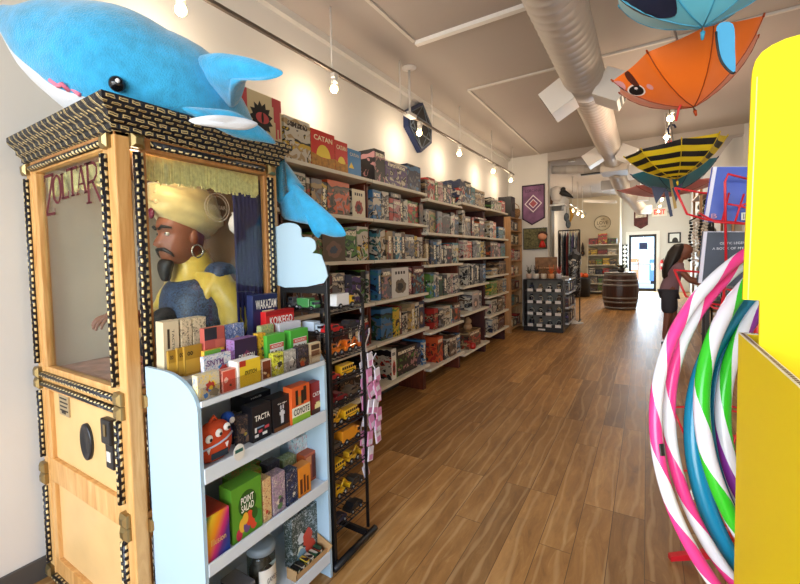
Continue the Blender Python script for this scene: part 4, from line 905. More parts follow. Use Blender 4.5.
for i, (x0, x1, yt, l) in enumerate(((163, 179.5, 321, 'cream cardboard box with a black oval stamp'), (181, 192.5, 319, 'cream cardboard box in the middle of three'), (193, 206.5, 317, 'cream cardboard box touching the brick red box'))):
    o, (ya, yb, z0, h) = disp('cardboard_box', l, 'cream cardboard boxes', (x0, x1, yt), -1.48, 1.095, .05, ['d8c6a2', 'c2ad84', '3a3128'], cat='cardboard box', lean=-.03, deco=[(.25, .45, .4, .85, 2)] if i == 0 else [])
    mb = MB(); mb.xf = Matrix.Translation(Vector(o.location)) @ Matrix.Rotation(.03, 4, 'Y') @ Matrix.Translation(-Vector(o.location)); text_mb(mb, 'TACTILE' if i == 0 else 'IN TRIGUE', (-1.4788, (ya+yb)/2+.1*(yb-ya), z0+.58*h), .5*h, .14*(yb-ya), -EZ, EY); mb.build('lettering', mat('ink_black', '15141a', .4), o)
o, (ya, yb, z0, h) = disp('magic_set', 'tall navy box with white lettering at the back of the stand', G2, (252, 277, 294), -1.48, 1.095, .04, ['16214f', '2a9fd0', 'e4d9a8', 'cfe4f0'], deco=[(.12, .05, .5, .35, 1), (.2, .12, .42, .3, 3), (.36, .66, .86, .70, 2)], txt=[('WAKAZAM', .52, .82, .84, .17, 'w')], lean=-.04)
disp('card_game', 'red box with white lettering in front of the navy box', G2, (266.5, 295, 310), -1.44, 1.075, .04, ['c8201f', 'ef5a50', 'a01518'], deco=[(0, .9, 1, 1, 2)], txt=[('KO!KEGO', .52, .76, .8, .2, 'w')])
# second shelf
t = thing('monster_pouch', (-1.30, .855, .79), 'orange three eyed toy pouch with a zip mouth and white tag', 'toy pouch', None)
c = at(218, 442, X=-1.262); rad = .055
mb = MB()
for k, (dx, s_) in enumerate(((0, 1),)):
    rg = []
    for i in range(15):
        v = -1+2*i/14; zz = c.z+.075*v; e = (1-abs(v)**3.2)**.5 if abs(v) < 1 else .05
        rg.append([Vector((-1.285+.032*e*math.cos(a), c.y+.073*(e if e > .05 else .05)*math.sin(a)*(1 if v < 0 else 1-.12*v), zz)) for a in [2*PI*j/24 for j in range(24)]])
    mb.rings(rg, False, True)
M_or = mat('orange_plush', 'c4451c', .85, bump=.4)
mb.build('body', M_or, t); xx = -1.253
for u in (-.038, 0, .036):
    e = MB().ball((xx-.004+(.003 if u == 0 else 0), c.y+u, c.z+.035+.008*u/.03), (.007, .0145, .0145), 14).build('eye', mat('eye_white3', 'e9e7e2', .3), t)
    MB().ball((xx+.003+(.003 if u == 0 else 0), c.y+u+.003, c.z+.032+.008*u/.03), (.002, .006, .006), 10).build('pupil', M_black, e)
mb = MB().tube([(xx-.014, c.y-.065, c.z-.012), (xx, c.y-.03, c.z-.005), (xx+.002, c.y, c.z), (xx, c.y+.03, c.z+.006), (xx-.012, c.y+.064, c.z+.016)], .0035, 8); mb.build('zip', mat('zip_blue', 'b9c4d8', .4), t)
for u in (-.045, .03): MB().prism([(xx-.002, c.y+u-.006, c.z-.01), (xx-.002, c.y+u+.007, c.z-.007), (xx-.002, c.y+u, c.z-.026)], (.004, 0, 0)).build('tooth', MATS['eye_white3'], t)
MB().box((xx-.002, c.y-.035, c.z-.052), (xx+.002, c.y+.035, c.z-.03), bev=.002).build('lower_mouth', mat('pouch_navy', '26323f', .6), t)
MB().tube([(-1.285, c.y-.015, c.z+.07), (-1.28, c.y, c.z+.09), (-1.285, c.y+.015, c.z+.07)], .006, 8).build('loop', M_or, t)
tg = at(239, 452, X=-1.222); mb = MB(); mb.prism([tg+EY*(.024*math.cos(a))+EZ*(.030*math.sin(a)) for a in [2*PI*i/20 for i in range(20)]], (.002, 0, 0)); tgo = mb.build('hang_tag', mat('tag_white', 'dcdad2', .5), t)
MB().box((tg.x+.002, tg.y-.018, tg.z+.0), (tg.x+.003, tg.y+.016, tg.z+.012)).build('tag_band', mat('tag_teal', '1f5a55', .5), tgo); MB().tube([tg+EZ*.028, (-1.25, c.y+.06, c.z-.02)], .0015, 6).build('tag_string', M_black, tgo)
o = MB(); pb = at(229, 433, X=-1.30); o.ball((-1.34, pb.y, .845), (.04, .034, .055), 18); o.ball((-1.325, pb.y+.015, .905), (.025, .026, .022), 14)
t = thing('blue_plush_toy', (-1.34, pb.y, .79), 'bright blue toy pouch peeking out behind the orange one', 'toy pouch'); o.build('body', mat('royal_blue_plush', '1d4fb0', .85, bump=.4), t); MB().ball((-1.298, pb.y+.015, .90), (.006, .012, .012), 12).build('eye', MATS['eye_white3'], t)
for i, (x0, x1, yt, X, l) in enumerate(((226, 238, 413, -1.36, 'dark deck behind the blue toy pouch'), (232, 246, 414, -1.33, 'dark deck in the middle of a leaning row of decks'), (238, 252.5, 415, -1.29, 'dark deck with a ghostly bottle figure beside the TACTA box'))):
    disp('card_game', l, G3, (x0, x1, yt), X, .79, .02, ['26262e', '4b4a58', '8f6f5a', 'b9a24a'], rim=1 if i < 2 else None, blobs=3 if i < 2 else 5, lean=0)
disp('card_game', 'black TACTA box with white and red line patterns', G3, (252.5, 272, 404), -1.265, .79, .06, ['19181d', 'e9e6e2', 'c44a52', '7a9ab5'], deco=[(.1, .12, .3, .2, 1), (.3, .22, .5, .3, 2), (.5, .12, .75, .2, 1), (.62, .28, .86, .36, 2), (.2, .36, .6, .4, 3), (.1, .26, .2, .4, 1)], txt=[('TACTA', .5, .66, .78, .16, 'w')])
disp('card_game', 'black box with a small white figure above an orange glow', G3, (273, 291.5, 396), -1.265, .79, .06, ['17161a', 'cfd3da', '7a4a24', '2a2a30'], deco=[(.05, .0, .95, .12, 2), (.42, .2, .58, .6, 1), (.36, .45, .64, .55, 1), (.4, .62, .47, .74, 1), (.53, .62, .6, .74, 1)], txt=[('the night', .5, .8, .5, .06, 'w')])
disp('card_game', 'orange white and green COYOTE box on the second shelf', G3, (292, 310.5, 385), -1.25, .79, .05, ['e0622a', 'f1eedd', '93b83b', '2d2118', 'b8813c'], deco=[(0, .2, 1, .46, 1), (0, 0, 1, .2, 2), (.2, .5, .34, .9, 3), (.34, .5, .5, .72, 4), (.5, .5, .64, .86, 3), (.64, .55, .8, .95, 3)], txt=[('COYOTE', .5, .33, .86, .17, 'k')])
disp('card_game', 'small dark red CATAN box at the end of the second shelf', G3, (311.5, 324, 381), -1.26, .79, .04, ['8d1a18', 'e8d28a', '4c2c1a', 'b5302a'], deco=[(0, .0, 1, .16, 2), (.25, .16, .75, .3, 1), (.35, .3, .65, .36, 1)], txt=[('CATAN', .5, .62, .8, .13, 'w')])
disp('card_game', 'dark box with pale lettering lying behind the TACTA box', G3, (246, 272, 393), -1.42, .79, .1, ['1a1a20', '3a3540', 'd05a5a'], txt=[('HAUS', .4, .9, .4, .06, 'w')])
# third shelf
def rainbow():
    m = bpy.data.materials.new('rainbow_print'); t = NT(m); sp = t.n.new('ShaderNodeSeparateXYZ'); t.link(t.co('Generated'), sp.inputs[0])
    f = t.math('ADD', t.math('MULTIPLY', sp.outputs[1], .55), t.math('MULTIPLY', t.math('SUBTRACT', 1.0, sp.outputs[2]), .45)); f = t.math('ADD', f, t.math('MULTIPLY', t.noise(t.co(), 8, 1), .12))
    t.base(t.ramp(f, [(.1, '1f6f4a'), (.25, 'e3c22e'), (.45, 'e88a1f'), (.6, 'c7286f'), (.75, '4a2a7a'), (.9, '1d3d8a')])); t.b.inputs['Roughness'].default_value = .35; return m
x0, x1 = at(204, 530, X=-1.24).y+.006, at(230, 530, X=-1.24).y
o = MB().box((-1.42, x0, .46), (-1.24, x1, .46+.165), bev=.002).build('game_box', rainbow()); tag(o, 'rainbow coloured game box beside the green vegetable box', 'game box', G4)
mb = MB(); text_mb(mb, 'Illusion', (-1.2393, (x0+x1)/2, .53), (x1-x0)*.62, .022, EY, EZ); mb.build('cover_print', mat('print_gold', 'e8c978', .4), o)
MB().box((-1.415, x0+.004, .46+.165), (-1.245, x1-.004, .46+.167)).build('box_top', mat('print_red_top', 'a83324', .4), o)
def veg(X, x0, x1, yt, l, full=True):
    return disp('game_box', l, G4, (x0, x1, yt), X, .46, .07, ['5c9a2c', '2d5a1e', 'd94a2c', 'e9b53a', '6b4a7a', 'c42f4a', '3f8a3a', 'f0ead8'], deco=([] if not full else []), cat='game box', txt=[('POINT', .5, .70, .42, .13, 'w'), ('SALAD', .5, .55, .42, .13, 'w')] if full else [])
o, (ya, yb, z0, h) = veg(-1.25, 231.5, 262.5, 482, 'green POINT SALAD box with vegetables facing the aisle')
mb = MB(); w = yb-ya; x = -1.2485
mb.add([Vector((x, ya+w*(.5+.3*math.cos(t)), z0+h*(.62+.24*math.sin(t)))) for t in [2*PI*i/24 for i in range(24)]], [tuple(range(24))], 0); x += .0004
for k, (u, v, r_, c) in enumerate(((.2, .12, .1, 4), (.32, .26, .12, 2), (.45, .2, .11, 3), (.55, .32, .13, 1), (.68, .2, .12, 1), (.82, .26, .12, 1), (.72, .36, .1, 0), (.4, .36, .1, 2))):
    mb.add([Vector((x+.0003*k, ya+w*(u+r_*math.cos(t)), z0+h*(v+r_*1.1*math.sin(t)))) for t in [2*PI*i/16 for i in range(16)]], [tuple(range(16))], (c if k != 5 else 5))
mb.build('vegetable_print', [cmat('2d5a1e'), cmat('d94a2c'), cmat('e9b53a'), cmat('6b4a7a'), cmat('c42f4a'), cmat('3f8a3a')], o)
o.children[0]
o2, _ = veg(-1.34, 234, 263, 474, 'green vegetable game box right behind the POINT SALAD box', False)
o3, _ = veg(-1.43, 236, 263, 467, 'green vegetable game box third one back from the aisle', False)
disp('card_game', 'tan narrow deck beside the green POINT SALAD box', G4, (263.5, 272, 478), -1.25, .46, .05, ['d8b984', '8a5a34', 'b5452f'], blobs=3)
disp('card_game', 'mauve deck between a tan and a navy deck', G4, (273, 286, 473), -1.25, .46, .05, ['9a7f95', '5b7a4a', 'd9cbb8', '4a3a52'], blobs=4)
disp('card_game', 'dark deck behind the mauve deck on the third shelf', G4, (268, 281, 462), -1.34, .46, .05, ['3a3a46', '6a6a78', '22222a'], blobs=3)
disp('card_game', 'navy deck with pale marks beside the orange deck', G4, (287, 298.5, 470), -1.25, .46, .05, ['1d2440', 'c9c2b0', '3d4a70'], blobs=3)
disp('card_game', 'orange deck with brown stripes on the third shelf', G4, (299, 311.5, 465), -1.25, .46, .05, ['e08a2a', '5d2c14', 'f0c46a'], deco=[(.1, .1, .3, .6, 1), (.4, .1, .55, .7, 1), (.65, .1, .8, .6, 1)])
disp('card_game', 'green and white flat deck behind the navy deck', G4, (284, 297, 457), -1.35, .46, .05, ['9aab7c', 'e6e3d8', '5a6a4a'], blobs=3)
disp('game_box', 'rust orange box standing taller than the orange deck', G4, (305, 318.5, 452), -1.30, .46, .05, ['b5532a', 'e0965a', '6d2b18', 'e9d2a8'], deco=[(.1, .6, .5, .9, 1), (.55, .1, .9, .9, 2)], cat='game box')
disp('game_box', 'tall teal and white box at the end of the third shelf', G4, (298, 326, 431), -1.35, .46, .06, ['c9dbe0', '2f8f9f', 'c96a78', 'e9eef0', '1d5a8a'], blobs=8, cat='game box')
# bottom shelf
t = thing('snack_tin', (-1.31, at(271, 560, X=-1.27).y, .115), 'clear jar with a blue grey box label on the bottom shelf', 'jar')
c = Vector(t.location); c.x = -1.33
MB().lathe(c, [(.05, 0), (.058, .01), (.058, .17), (.05, .185)], 24).build('jar', glass_mat('jar_clear', 'c9d2d0'), t); MB().lathe(c, [(.048, .003), (.05, .1), (.03, .15)], 20).build('contents', mat('jar_contents', '5f5348', .7, vary=.6, vsc=50), t)
MB().lathe(c, [(.055, .185), (.06, .187), (.06, .21), (.05, .215)], 24).build('lid', mat('jar_lid', '7d8a92', .4), t)
mb = MB(); n = 12; mb.rings([[c+Vector((.0595*math.cos(a), .0595*math.sin(a), z)) for a in [-.9+1.8*i/n for i in range(n+1)]] for z in (.04, .13)], False, False); lb = mb.build('paper_label', mat('label_white', 'e6e2d6', .6), t)
mb = MB(); text_mb(mb, 'GAMES', c+Vector((.0615, 0, .085)), .05, .02, EY, EZ); mb.build('lettering', mat('ink_black', '15141a', .4), lb)
o = MB().box((-1.40, c.y-.15, .115), (-1.28, c.y-.075, .24), bev=.004).build('gift_box', art('sdw')); tag(o, 'grey patterned box beside the clear jar on the bottom shelf', 'game box')
t = thing('black_sack', (-1.33, .86, .115), 'black cloth sack at the rounded end of the bottom shelf', 'bag'); mb = MB(); mb.lathe((-1.33, .865, .115), [(.02, 0), (.05, .0), (.06, .05), (.05, .1), (.025, .13), (.035, .15)], 20); mb.build('sack', mat('sack_black', '1f1b1a', .9, vary=.5, vsc=20, bump=.5), t); MB().torus((-1.33, .865, .243), .027, .004, EX, EY, 20, 6).build('cord', mat('cord_tan', '9a7d52', .8), t)
o, b_ = disp('game_box', 'dark green and white game box standing behind a cardboard tray', G4, (292, 318, 510), -1.30, .115, .05, ['3b4a44', '22302a', 'cfd8dc', '7fa0b5', 'c44a3a', 'd8dcc8'], blobs=9, cat='game box')
t = thing('cardboard_tray', (-1.26, at(305, 560, X=-1.25).y, .115), 'open cardboard tray of small packs on the bottom shelf', 'tray')
ya, yb = at(292, 560, X=-1.26).y, 1.44
mb = MB(); mb.box((-1.295, ya, .115), (-1.235, yb, .119)); mb.box((-1.238, ya, .119), (-1.235, yb, .15)); mb.box((-1.295, ya, .119), (-1.235, ya+.003, .165)); mb.prism([(-1.295, yb-.003, .119), (-1.235, yb-.003, .119), (-1.205, yb-.003, .17), (-1.295, yb-.003, .2)], (0, .003, 0)); mb.build('tray', mat('cardboard', 'b08a5c', .8), t)
q = random.Random(4)
for i in range(6):
    y = ya+.015+i*(yb-ya-.03)/6; o = MB().box((-1.29, y, .119), (-1.245, y+.02, .165+q.uniform(-.01, .01)), bev=.002).build('candy_pack', art(['kyd', 'kgw', 'dky', 'kyw', 'dwk', 'kod'][i])); tag(o, 'small dark pack, %s from the jar in the cardboard tray' % ORD[i], 'pack', 'packs in the cardboard tray')
# ------------------------------------------------------------------ black wire rack of toy cars
M_wire = mat('rack_black', '17171a', .4, .3)
RX0, RX1, RY0, RY1 = -1.53, -1.245, 1.50, 1.79
WR = thing('wire_rack', ((RX0+RX1)/2, (RY0+RY1)/2, 0), 'tall black wire rack of toy vehicles beside the white display stand', 'rack')
for x in (RX0, RX1):
    MB().box((x-.011, RY0-.011, .05), (x+.011, RY0+.011, 1.47), bev=.003).build('post', M_wire, WR)
    MB().tube([(x, RY1, .05), (x, RY1, 1.26), (x, RY1-.01, 1.30), (x, RY1-.04, 1.325), (x, RY1-.08, 1.33)], .009, 8).build('post', M_wire, WR)
    MB().tube([(x+(.02 if x > -1.4 else 0), 1.47, .026), (x+(.02 if x > -1.4 else 0), 1.83, .026)], .017, 10).build('foot_bar', M_wire, WR)
for y in (RY0, RY1-.03): MB().box((RX0, y-.009, .02), (RX1+.02, y+.009, .05)).build('cross_bar', M_wire, WR)
tiers = [.17, .30, .43, .55, .665, .78, .895, 1.01, 1.125, 1.24]
for z in tiers:
    mb = MB()
    for x in (RX0, RX1): mb.tube([(x, RY0, z), (x, RY1, z)], .004, 6); mb.tube([(x, RY0, z+.02), (x, RY1, z+.02)], .0025, 6)
    for i in range(9): y = RY0+(RY1-RY0)*i/8; mb.tube([(RX0, y, z+.003), (RX1, y, z+.003)], .0022, 5)
    mb.tube([(RX0, RY0, z+.02), (RX1, RY0, z+.02)], .0025, 6)
    mb.build('wire_shelf', M_wire, WR)
MB().box((RX0, RY0-.012, 1.335), (RX1+.005, RY0+.004, 1.375)).build('header_rail', M_wire, WR)
# cloud shaped white header card
cl = [at(x, y, Y=1.488) for x, y in ((271, 283), (271, 234), (279, 226), (287, 223), (296, 224), (301, 229), (302, 237), (309, 237), (315, 241), (316, 249), (313, 253), (319, 254), (323, 259), (324, 283))]
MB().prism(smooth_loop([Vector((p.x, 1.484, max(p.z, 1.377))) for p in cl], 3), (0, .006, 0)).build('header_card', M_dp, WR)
# toy vehicles
M_tyre = mat('toy_tyre', '101012', .6); M_hub = mat('toy_hub', 'b9b9bb', .3, .6); M_win = mat('toy_window', '20262e', .1)
def car(kind, col, label, x, y, z, yaw=PI/2, s=1.0, group='toy vehicles on the wire rack'):
    L = Vector((x, y, z)); t = thing('toy_'+kind, L, label, 'toy car', group); xf = Matrix.Translation(L) @ Matrix.Rotation(yaw, 4, 'Z') @ Matrix.Scale(s, 4)
    def mk(): m = MB(); m.xf = xf; return m
    mc = mat('toy_'+col, col, .3, coat=.5)
    if kind == 'car':
        pr = [(-.055, .012), (-.055, .026), (-.035, .031), (-.022, .045), (.014, .045), (.030, .031), (.053, .027), (.056, .012)]; wd = .024
        m = mk(); m.prism([(a, -wd, b) for a, b in pr], (0, 2*wd, 0)); b_ = m.build('body', mc, t)
        m = mk(); m.prism([(a, -wd-.0006, b) for a, b in ((-.030, .032), (-.019, .042), (.011, .042), (.023, .032))], (0, 2*wd+.0012, 0)); m.build('window', M_win, b_); ax = (-.034, .034); wr = .011
    elif kind == 'bus':
        wd = .022; m = mk(); m.box((-.06, -wd, .010), (.045, wd, .056), bev=.006); m.box((.04, -wd, .010), (.06, wd, .034), bev=.005); b_ = m.build('body', mc, t)
        m = mk(); [m.box((-.054+i*.0165, -wd-.0006, .036), (-.042+i*.0165, wd+.0006, .049)) for i in range(6)]; m.build('window', M_win, b_)
        m = mk(); m.box((-.058, -wd-.0005, .024), (.044, wd+.0005, .027)); m.build('stripe', M_black, b_); ax = (-.036, .038); wr = .011
    elif kind == 'truck':
        wd = .024; m = mk(); m.box((-.06, -wd, .014), (.02, wd, .060), bev=.003); b_ = m.build('box_body', mc, t); m = mk(); m.box((.024, -wd*.92, .012), (.058, wd*.92, .048), bev=.006); cb = m.build('cab', mat('toy_cab_'+col, 'e9b826' if col == 'e8e8ea' else col, .3), t)
        m = mk(); m.box((.04, -wd*.92-.0006, .03), (.0585, wd*.92+.0006, .043)); m.build('window', M_win, cb); ax = (-.038, .038); wr = .012
    else:  # digger
        wd = .022; m = mk(); m.box((-.05, -wd, .018), (.02, wd, .035), bev=.003); m.box((-.045, -wd*.8, .035), (-.012, wd*.8, .062), bev=.003); b_ = m.build('body', mc, t)
        m = mk(); m.tube([(.015, 0, .032), (.04, 0, .062), (.062, 0, .035)], .006, 8); m.box((.055, -.02, .012), (.075, .02, .034), bev=.003); m.build('digger_arm', mc, t)
        m = mk(); m.box((-.04, -wd*.8-.0006, .045), (-.016, wd*.8+.0006, .058)); m.build('window', M_win, b_); ax = (-.03, .02); wr = .015
    for a in ax:
        for sy in (-1, 1):
            m = mk(); m.cyl((a, sy*(wd-.004), wr), (a, sy*(wd+.003), wr), wr, 14); w_ = m.build('wheel', M_tyre, t)
            m = mk(); m.cyl((a, sy*(wd+.003), wr), (a, sy*(wd+.004), wr), wr*.5, 10); m.build('hub', M_hub, w_)
    return t
FR = [(9, 'truck', 'e8e8ea', 'white box truck with a yellow cab on the rack', 1.66), (8, 'car', 'c22020', 'red toy car below the white box truck', 1.58), (8, 'car', '2b2b30', 'black toy car beside the red toy car', 1.72),
      (7, 'digger', 'e07a1c', 'orange digger on the tier under the red car', 1.60), (7, 'digger', 'd9691c', 'orange digger beside the other digger, further along', 1.72), (6, 'bus', 'e9b21f', 'yellow toy bus on the middle tier, above the maroon van', 1.68),
      (6, 'car', 'b3231f', 'red toy car half hidden behind the rack post', 1.545), (5, 'car', '7d1620', 'maroon toy van under the upper yellow bus', 1.60), (5, 'car', '5a4a3a', 'brown toy car next to the maroon van', 1.72),
      (4, 'digger', 'e3a81c', 'yellow toy crane on the tier under the maroon van', 1.58), (4, 'bus', 'e6b11e', 'yellow toy bus on the tier under the maroon van', 1.70), (3, 'truck', 'd98a1c', 'orange dump truck under the yellow crane', 1.68), (3, 'car', '4a4642', 'grey toy car behind the rack post, low down', 1.56),
      (2, 'bus', 'eab81f', 'yellow toy bus low on the rack, third tier up', 1.57), (2, 'digger', 'c99a22', 'yellow digger with a silver load, third tier up', 1.71), (1, 'digger', 'e5b31c', 'yellow loader on the second tier from the floor', 1.60), (1, 'car', '35302c', 'dark toy truck beside the yellow loader', 1.72),
      (0, 'car', '1d2440', 'navy toy car on the lowest tier', 1.57), (0, 'car', '16161a', 'black toy car on the lowest tier', 1.71)]
for (k, kind, col, l, y) in FR: car(kind, col, l, -1.285, y, tiers[k]+.006, PI/2, 1.05 if kind != 'truck' else 1.3)
for (k, kind, col, l, x) in ((9, 'truck', '3f7d45', 'green toy truck under the cloud shaped card', -1.40), (9, 'digger', '4a4a4e', 'grey toy loader with yellow lamps under the cloud card', -1.48), (8, 'truck', 'b9c7d4', 'pale blue toy truck seen through the end of the rack', -1.37), (8, 'car', '8f8a2f', 'olive toy jeep seen through the end of the rack', -1.46), (7, 'car', 'a3702f', 'bronze toy car seen through the end of the rack', -1.40), (7, 'car', '8d2620', 'red toy racer seen through the end of the rack', -1.47)):
    car(kind, col, l, x, 1.545, tiers[k]+.006, 0, 1.0)
# clip strips of pink packets hanging on the rack post
M_strip = mat('strip_pale', 'd6cfd6', .4); M_pk = [mat('packet_pink', 'cf86ad', .4), mat('packet_white', 'dcd3dc', .4)]
q = random.Random(8)
for s_, (dx, dy, z0, z1, l) in enumerate(((-.03, 1.805, 1.24, .36, 'hanging strip of pink packets closest to the rack post'), (-.002, 1.83, 1.12, .46, 'second hanging strip of pink packets, a little shorter'), (.018, 1.86, .98, .55, 'third hanging strip of pink packets facing the bookcases'))):
    t = thing('hanging_strip', (RX1+dx, dy, z1), l, 'packet strip', 'hanging strips of pink packets')
    pts = [(RX1+dx+.006*math.sin(i*1.3+s_), dy+.014*math.sin(i*.9+s_), z0+(z1-z0)*i/24) for i in range(25)]
    MB().tube(pts, .007, 6, flat=.2).build('strip', M_strip, t)
    if s_: MB().tube([(RX1+dx, dy, z0), (RX1, RY1, z0+.02)], .002, 6).build('hook', M_wire, t)
    else: MB().tube([(RX1+dx, dy, z0), (RX1, RY1, z0+.06)], .002, 6).build('hook', M_wire, t)
    n = 7
    for i in range(n):
        z = z1+(z0-z1)*(i+.1)/n*(.75 if s_ == 0 else .9); p = Vector((RX1+dx+.012, dy+q.uniform(-.012, .02), z)); an = q.uniform(-.35, .35)
        m = MB(); m.xf = Matrix.Translation(p) @ Matrix.Rotation(an, 4, 'X'); m.box((-.004, -.024, -.065), (.004, .024, .012), bev=.002); pk = m.build('packet', M_pk[0 if i % 3 else 1], t)
        m = MB(); m.xf = Matrix.Translation(p) @ Matrix.Rotation(an, 4, 'X'); m.box((.004, -.016, -.058), (.005, .016, -.03)); m.build('packet_window', M_pk[1 if i % 3 else 0], pk)
# ------------------------------------------------------------------ umbrellas hanging under the ceiling
def fabric(name, c, **kw):
    m = mat(name, c, .6, vary=.08, vsc=4, sheen=.3); t = NT.__new__(NT); return m
def bands(name, c1, c2, n, depth_):
    m = bpy.data.materials.new(name); t = NT(m); sp = t.n.new('ShaderNodeSeparateXYZ'); t.link(t.co('Generated'), sp.inputs[0])
    f = t.math('FRACT', t.math('MULTIPLY', t.math('SQRT', t.math('MAXIMUM', sp.outputs[2], 0.0)), n)); t.base(t.ramp(f, [(0, c1), (.5, c2)], 'CONSTANT')); t.b.inputs['Roughness'].default_value = .55; return m
def umbrella(name, label, apex, Rr, dp, tilt, spin, m, ribm, shaft_len=.55, group=None):
    """open umbrella hung upside down: apex lowest, rim up"""
    A = Vector(apex); t = thing(name, A, label, 'umbrella', 'umbrellas hanging under the ceiling')
    xf = Matrix.Translation(A) @ Matrix.Rotation(tilt[0], 4, 'X') @ Matrix.Rotation(tilt[1], 4, 'Y')
    N = 8; nt, ns = 9, 8
    def SF(t_, a):   # t_ along rib, a angle
        k = (a-spin)/(2*PI/N); s_ = k-math.floor(k); sag = math.sin(PI*s_)
        c_ = 1.0; r_ = Rr*math.sin(t_*c_)/math.sin(c_)*(1-(.078*min(1, t_*3)+.05*t_*t_)*sag); z = dp*(.45*t_+.55*(1-math.cos(t_*c_))/(1-math.cos(c_)))
        return Vector((r_*math.cos(a), r_*math.sin(a), z))
    na = N*ns; mb = MB(); mb.xf = xf; off = .0015
    vs = [SF(max(.01, i/nt), spin+2*PI*j/na) for i in range(nt+1) for j in range(na)]
    fs = [(i*na+j, i*na+(j+1) % na, (i+1)*na+(j+1) % na, (i+1)*na+j) for i in range(nt) for j in range(na)]
    mb.add(vs+[v+Vector((0, 0, off)) for v in vs], fs+[tuple(len(vs)+q for q in f[::-1]) for f in fs]+[(nt*na+j, nt*na+(j+1) % na, len(vs)+nt*na+(j+1) % na, len(vs)+nt*na+j) for j in range(na)], 0, True)
    can = mb.build('canopy', m, t)
    for k in range(N):
        a = spin+2*PI*k/N; mb = MB(); mb.xf = xf; mb.tube([SF(i/6, a)+Vector((0, 0, -.001)) for i in range(7)], .0026, 6); mb.build('rib', ribm, t)
        mb = MB(); mb.xf = xf; p = SF(1, a); d = (SF(1, a)-SF(.95, a)).normalized(); mb.tube([p-d*.005, p+d*.014], [.006, .004], 8); mb.build('rib_tip', ribm, t)
    mb = MB(); mb.xf = xf; mb.cyl((0, 0, -.025), (0, 0, shaft_len), .005, 8); mb.build('shaft', mat('chrome', 'c9cacc', .2, 1), t)
    mb = MB(); mb.xf = xf; mb.tube([(0, 0, shaft_len), (0, 0, shaft_len+.06), (.02, 0, shaft_len+.09), (.05, 0, shaft_len+.08), (.06, 0, shaft_len+.05)], .009, 8); mb.build('handle', ribm, t)
    mb = MB(); mb.xf = xf; mb.tube([(0, 0, -.02), (0, 0, -.05)], [.009, .005], 10); mb.build('ferrule', ribm, t)
    top = xf @ Vector((.02, 0, shaft_len+.095)); MB().cyl(top, (top.x, top.y, CZ), .0015, 6).build('string', mat('nylon', 'cfcac4', .5), t)
    return t, xf, SF
M_ub = fabric('umbrella_blue', '5fc0dc'); M_ut = fabric('umbrella_teal', '2a7d92'); M_uo = fabric('umbrella_orange', 'ff780e'); M_up = fabric('umbrella_pink', 'e0827f')
def proj(p):
    d = p-CAM; k = d.dot(fw); return CX+F*d.dot(rt)/k, CY-F*d.dot(up)/k
def rim_at(xf, SF, x, y):
    return min((xf @ SF(1, 2*PI*i/64) for i in range(64)), key=lambda q: (proj(q)[0]-x)**2+(proj(q)[1]-y)**2)
M_nav = mat('rib_navy', '1d2a55', .5)
def patch(t, xf, SF, name, cen, ru, rv, m, rot=0, n=20, lift=.003, prof=None):
    """printed motif following the outside of the canopy"""
    tc, ac = cen; mb = MB(); loop = prof or [(math.cos(2*PI*i/n), math.sin(2*PI*i/n)) for i in range(n)]
    if prof: loop = [(x0+(x1-x0)*k/4, y0+(y1-y0)*k/4) for (x0, y0), (x1, y1) in zip(loop, loop[1:]+loop[:1]) for k in range(4)]
    rg = []
    for sc in (1, .8, .6, .4, .2, .02):
        ring = []
        for u, v in loop:
            u, v = u*sc, v*sc; uu = u*ru*math.cos(rot)-v*rv*math.sin(rot); vv = u*ru*math.sin(rot)+v*rv*math.cos(rot)
            q = SF(max(.02, min(1, tc+vv)), ac+uu); ring.append(xf @ (q+(q-Vector((0, 0, .5))).normalized()*lift))
        rg.append(ring)
    mb.rings(rg, False, False); return mb.build(name, m, t)
# blue shark umbrella
t, xf, SF = umbrella('umbrella', 'light blue shark umbrella, the one hanging closest to the ceiling line above the orange one', at(703, 27, Y=2.2), .37, .27, (0, .03), .2, M_ub, mat('rib_blue', '3a9cc4', .4))
M_mn = mat('mouth_navy', '1a2340', .6); M_tw = mat('tooth_white', 'd9eef2', .5)
a0 = math.radians(212)
patch(t, xf, SF, 'mouth_print', (.62, a0), .52, .34, M_mn, 0, 24, .002)
for i in range(6): patch(t, xf, SF, 'tooth_print', (.93-.012*i, a0-.45+.17*i), .075, .055, M_tw, .2*i, 12, .0035, prof=[(-1, 1), (1, 1), (0, -1)])
tl = [at(x, y, Y=2.02) for x, y in ((717, 26), (733, 24), (735, 50), (735, 72), (727, 69), (719, 55))]
mb = MB().prism(smooth_loop(tl, 4), (0, .008, 0)); b = mb.build('tail_fin', mat('fin_blue', '3f9ed0', .6), t)
MB().tube(smooth_loop(tl, 4)[12:], .004, 6).build('fin_piping', mat('piping_black', '14161e', .5), b)
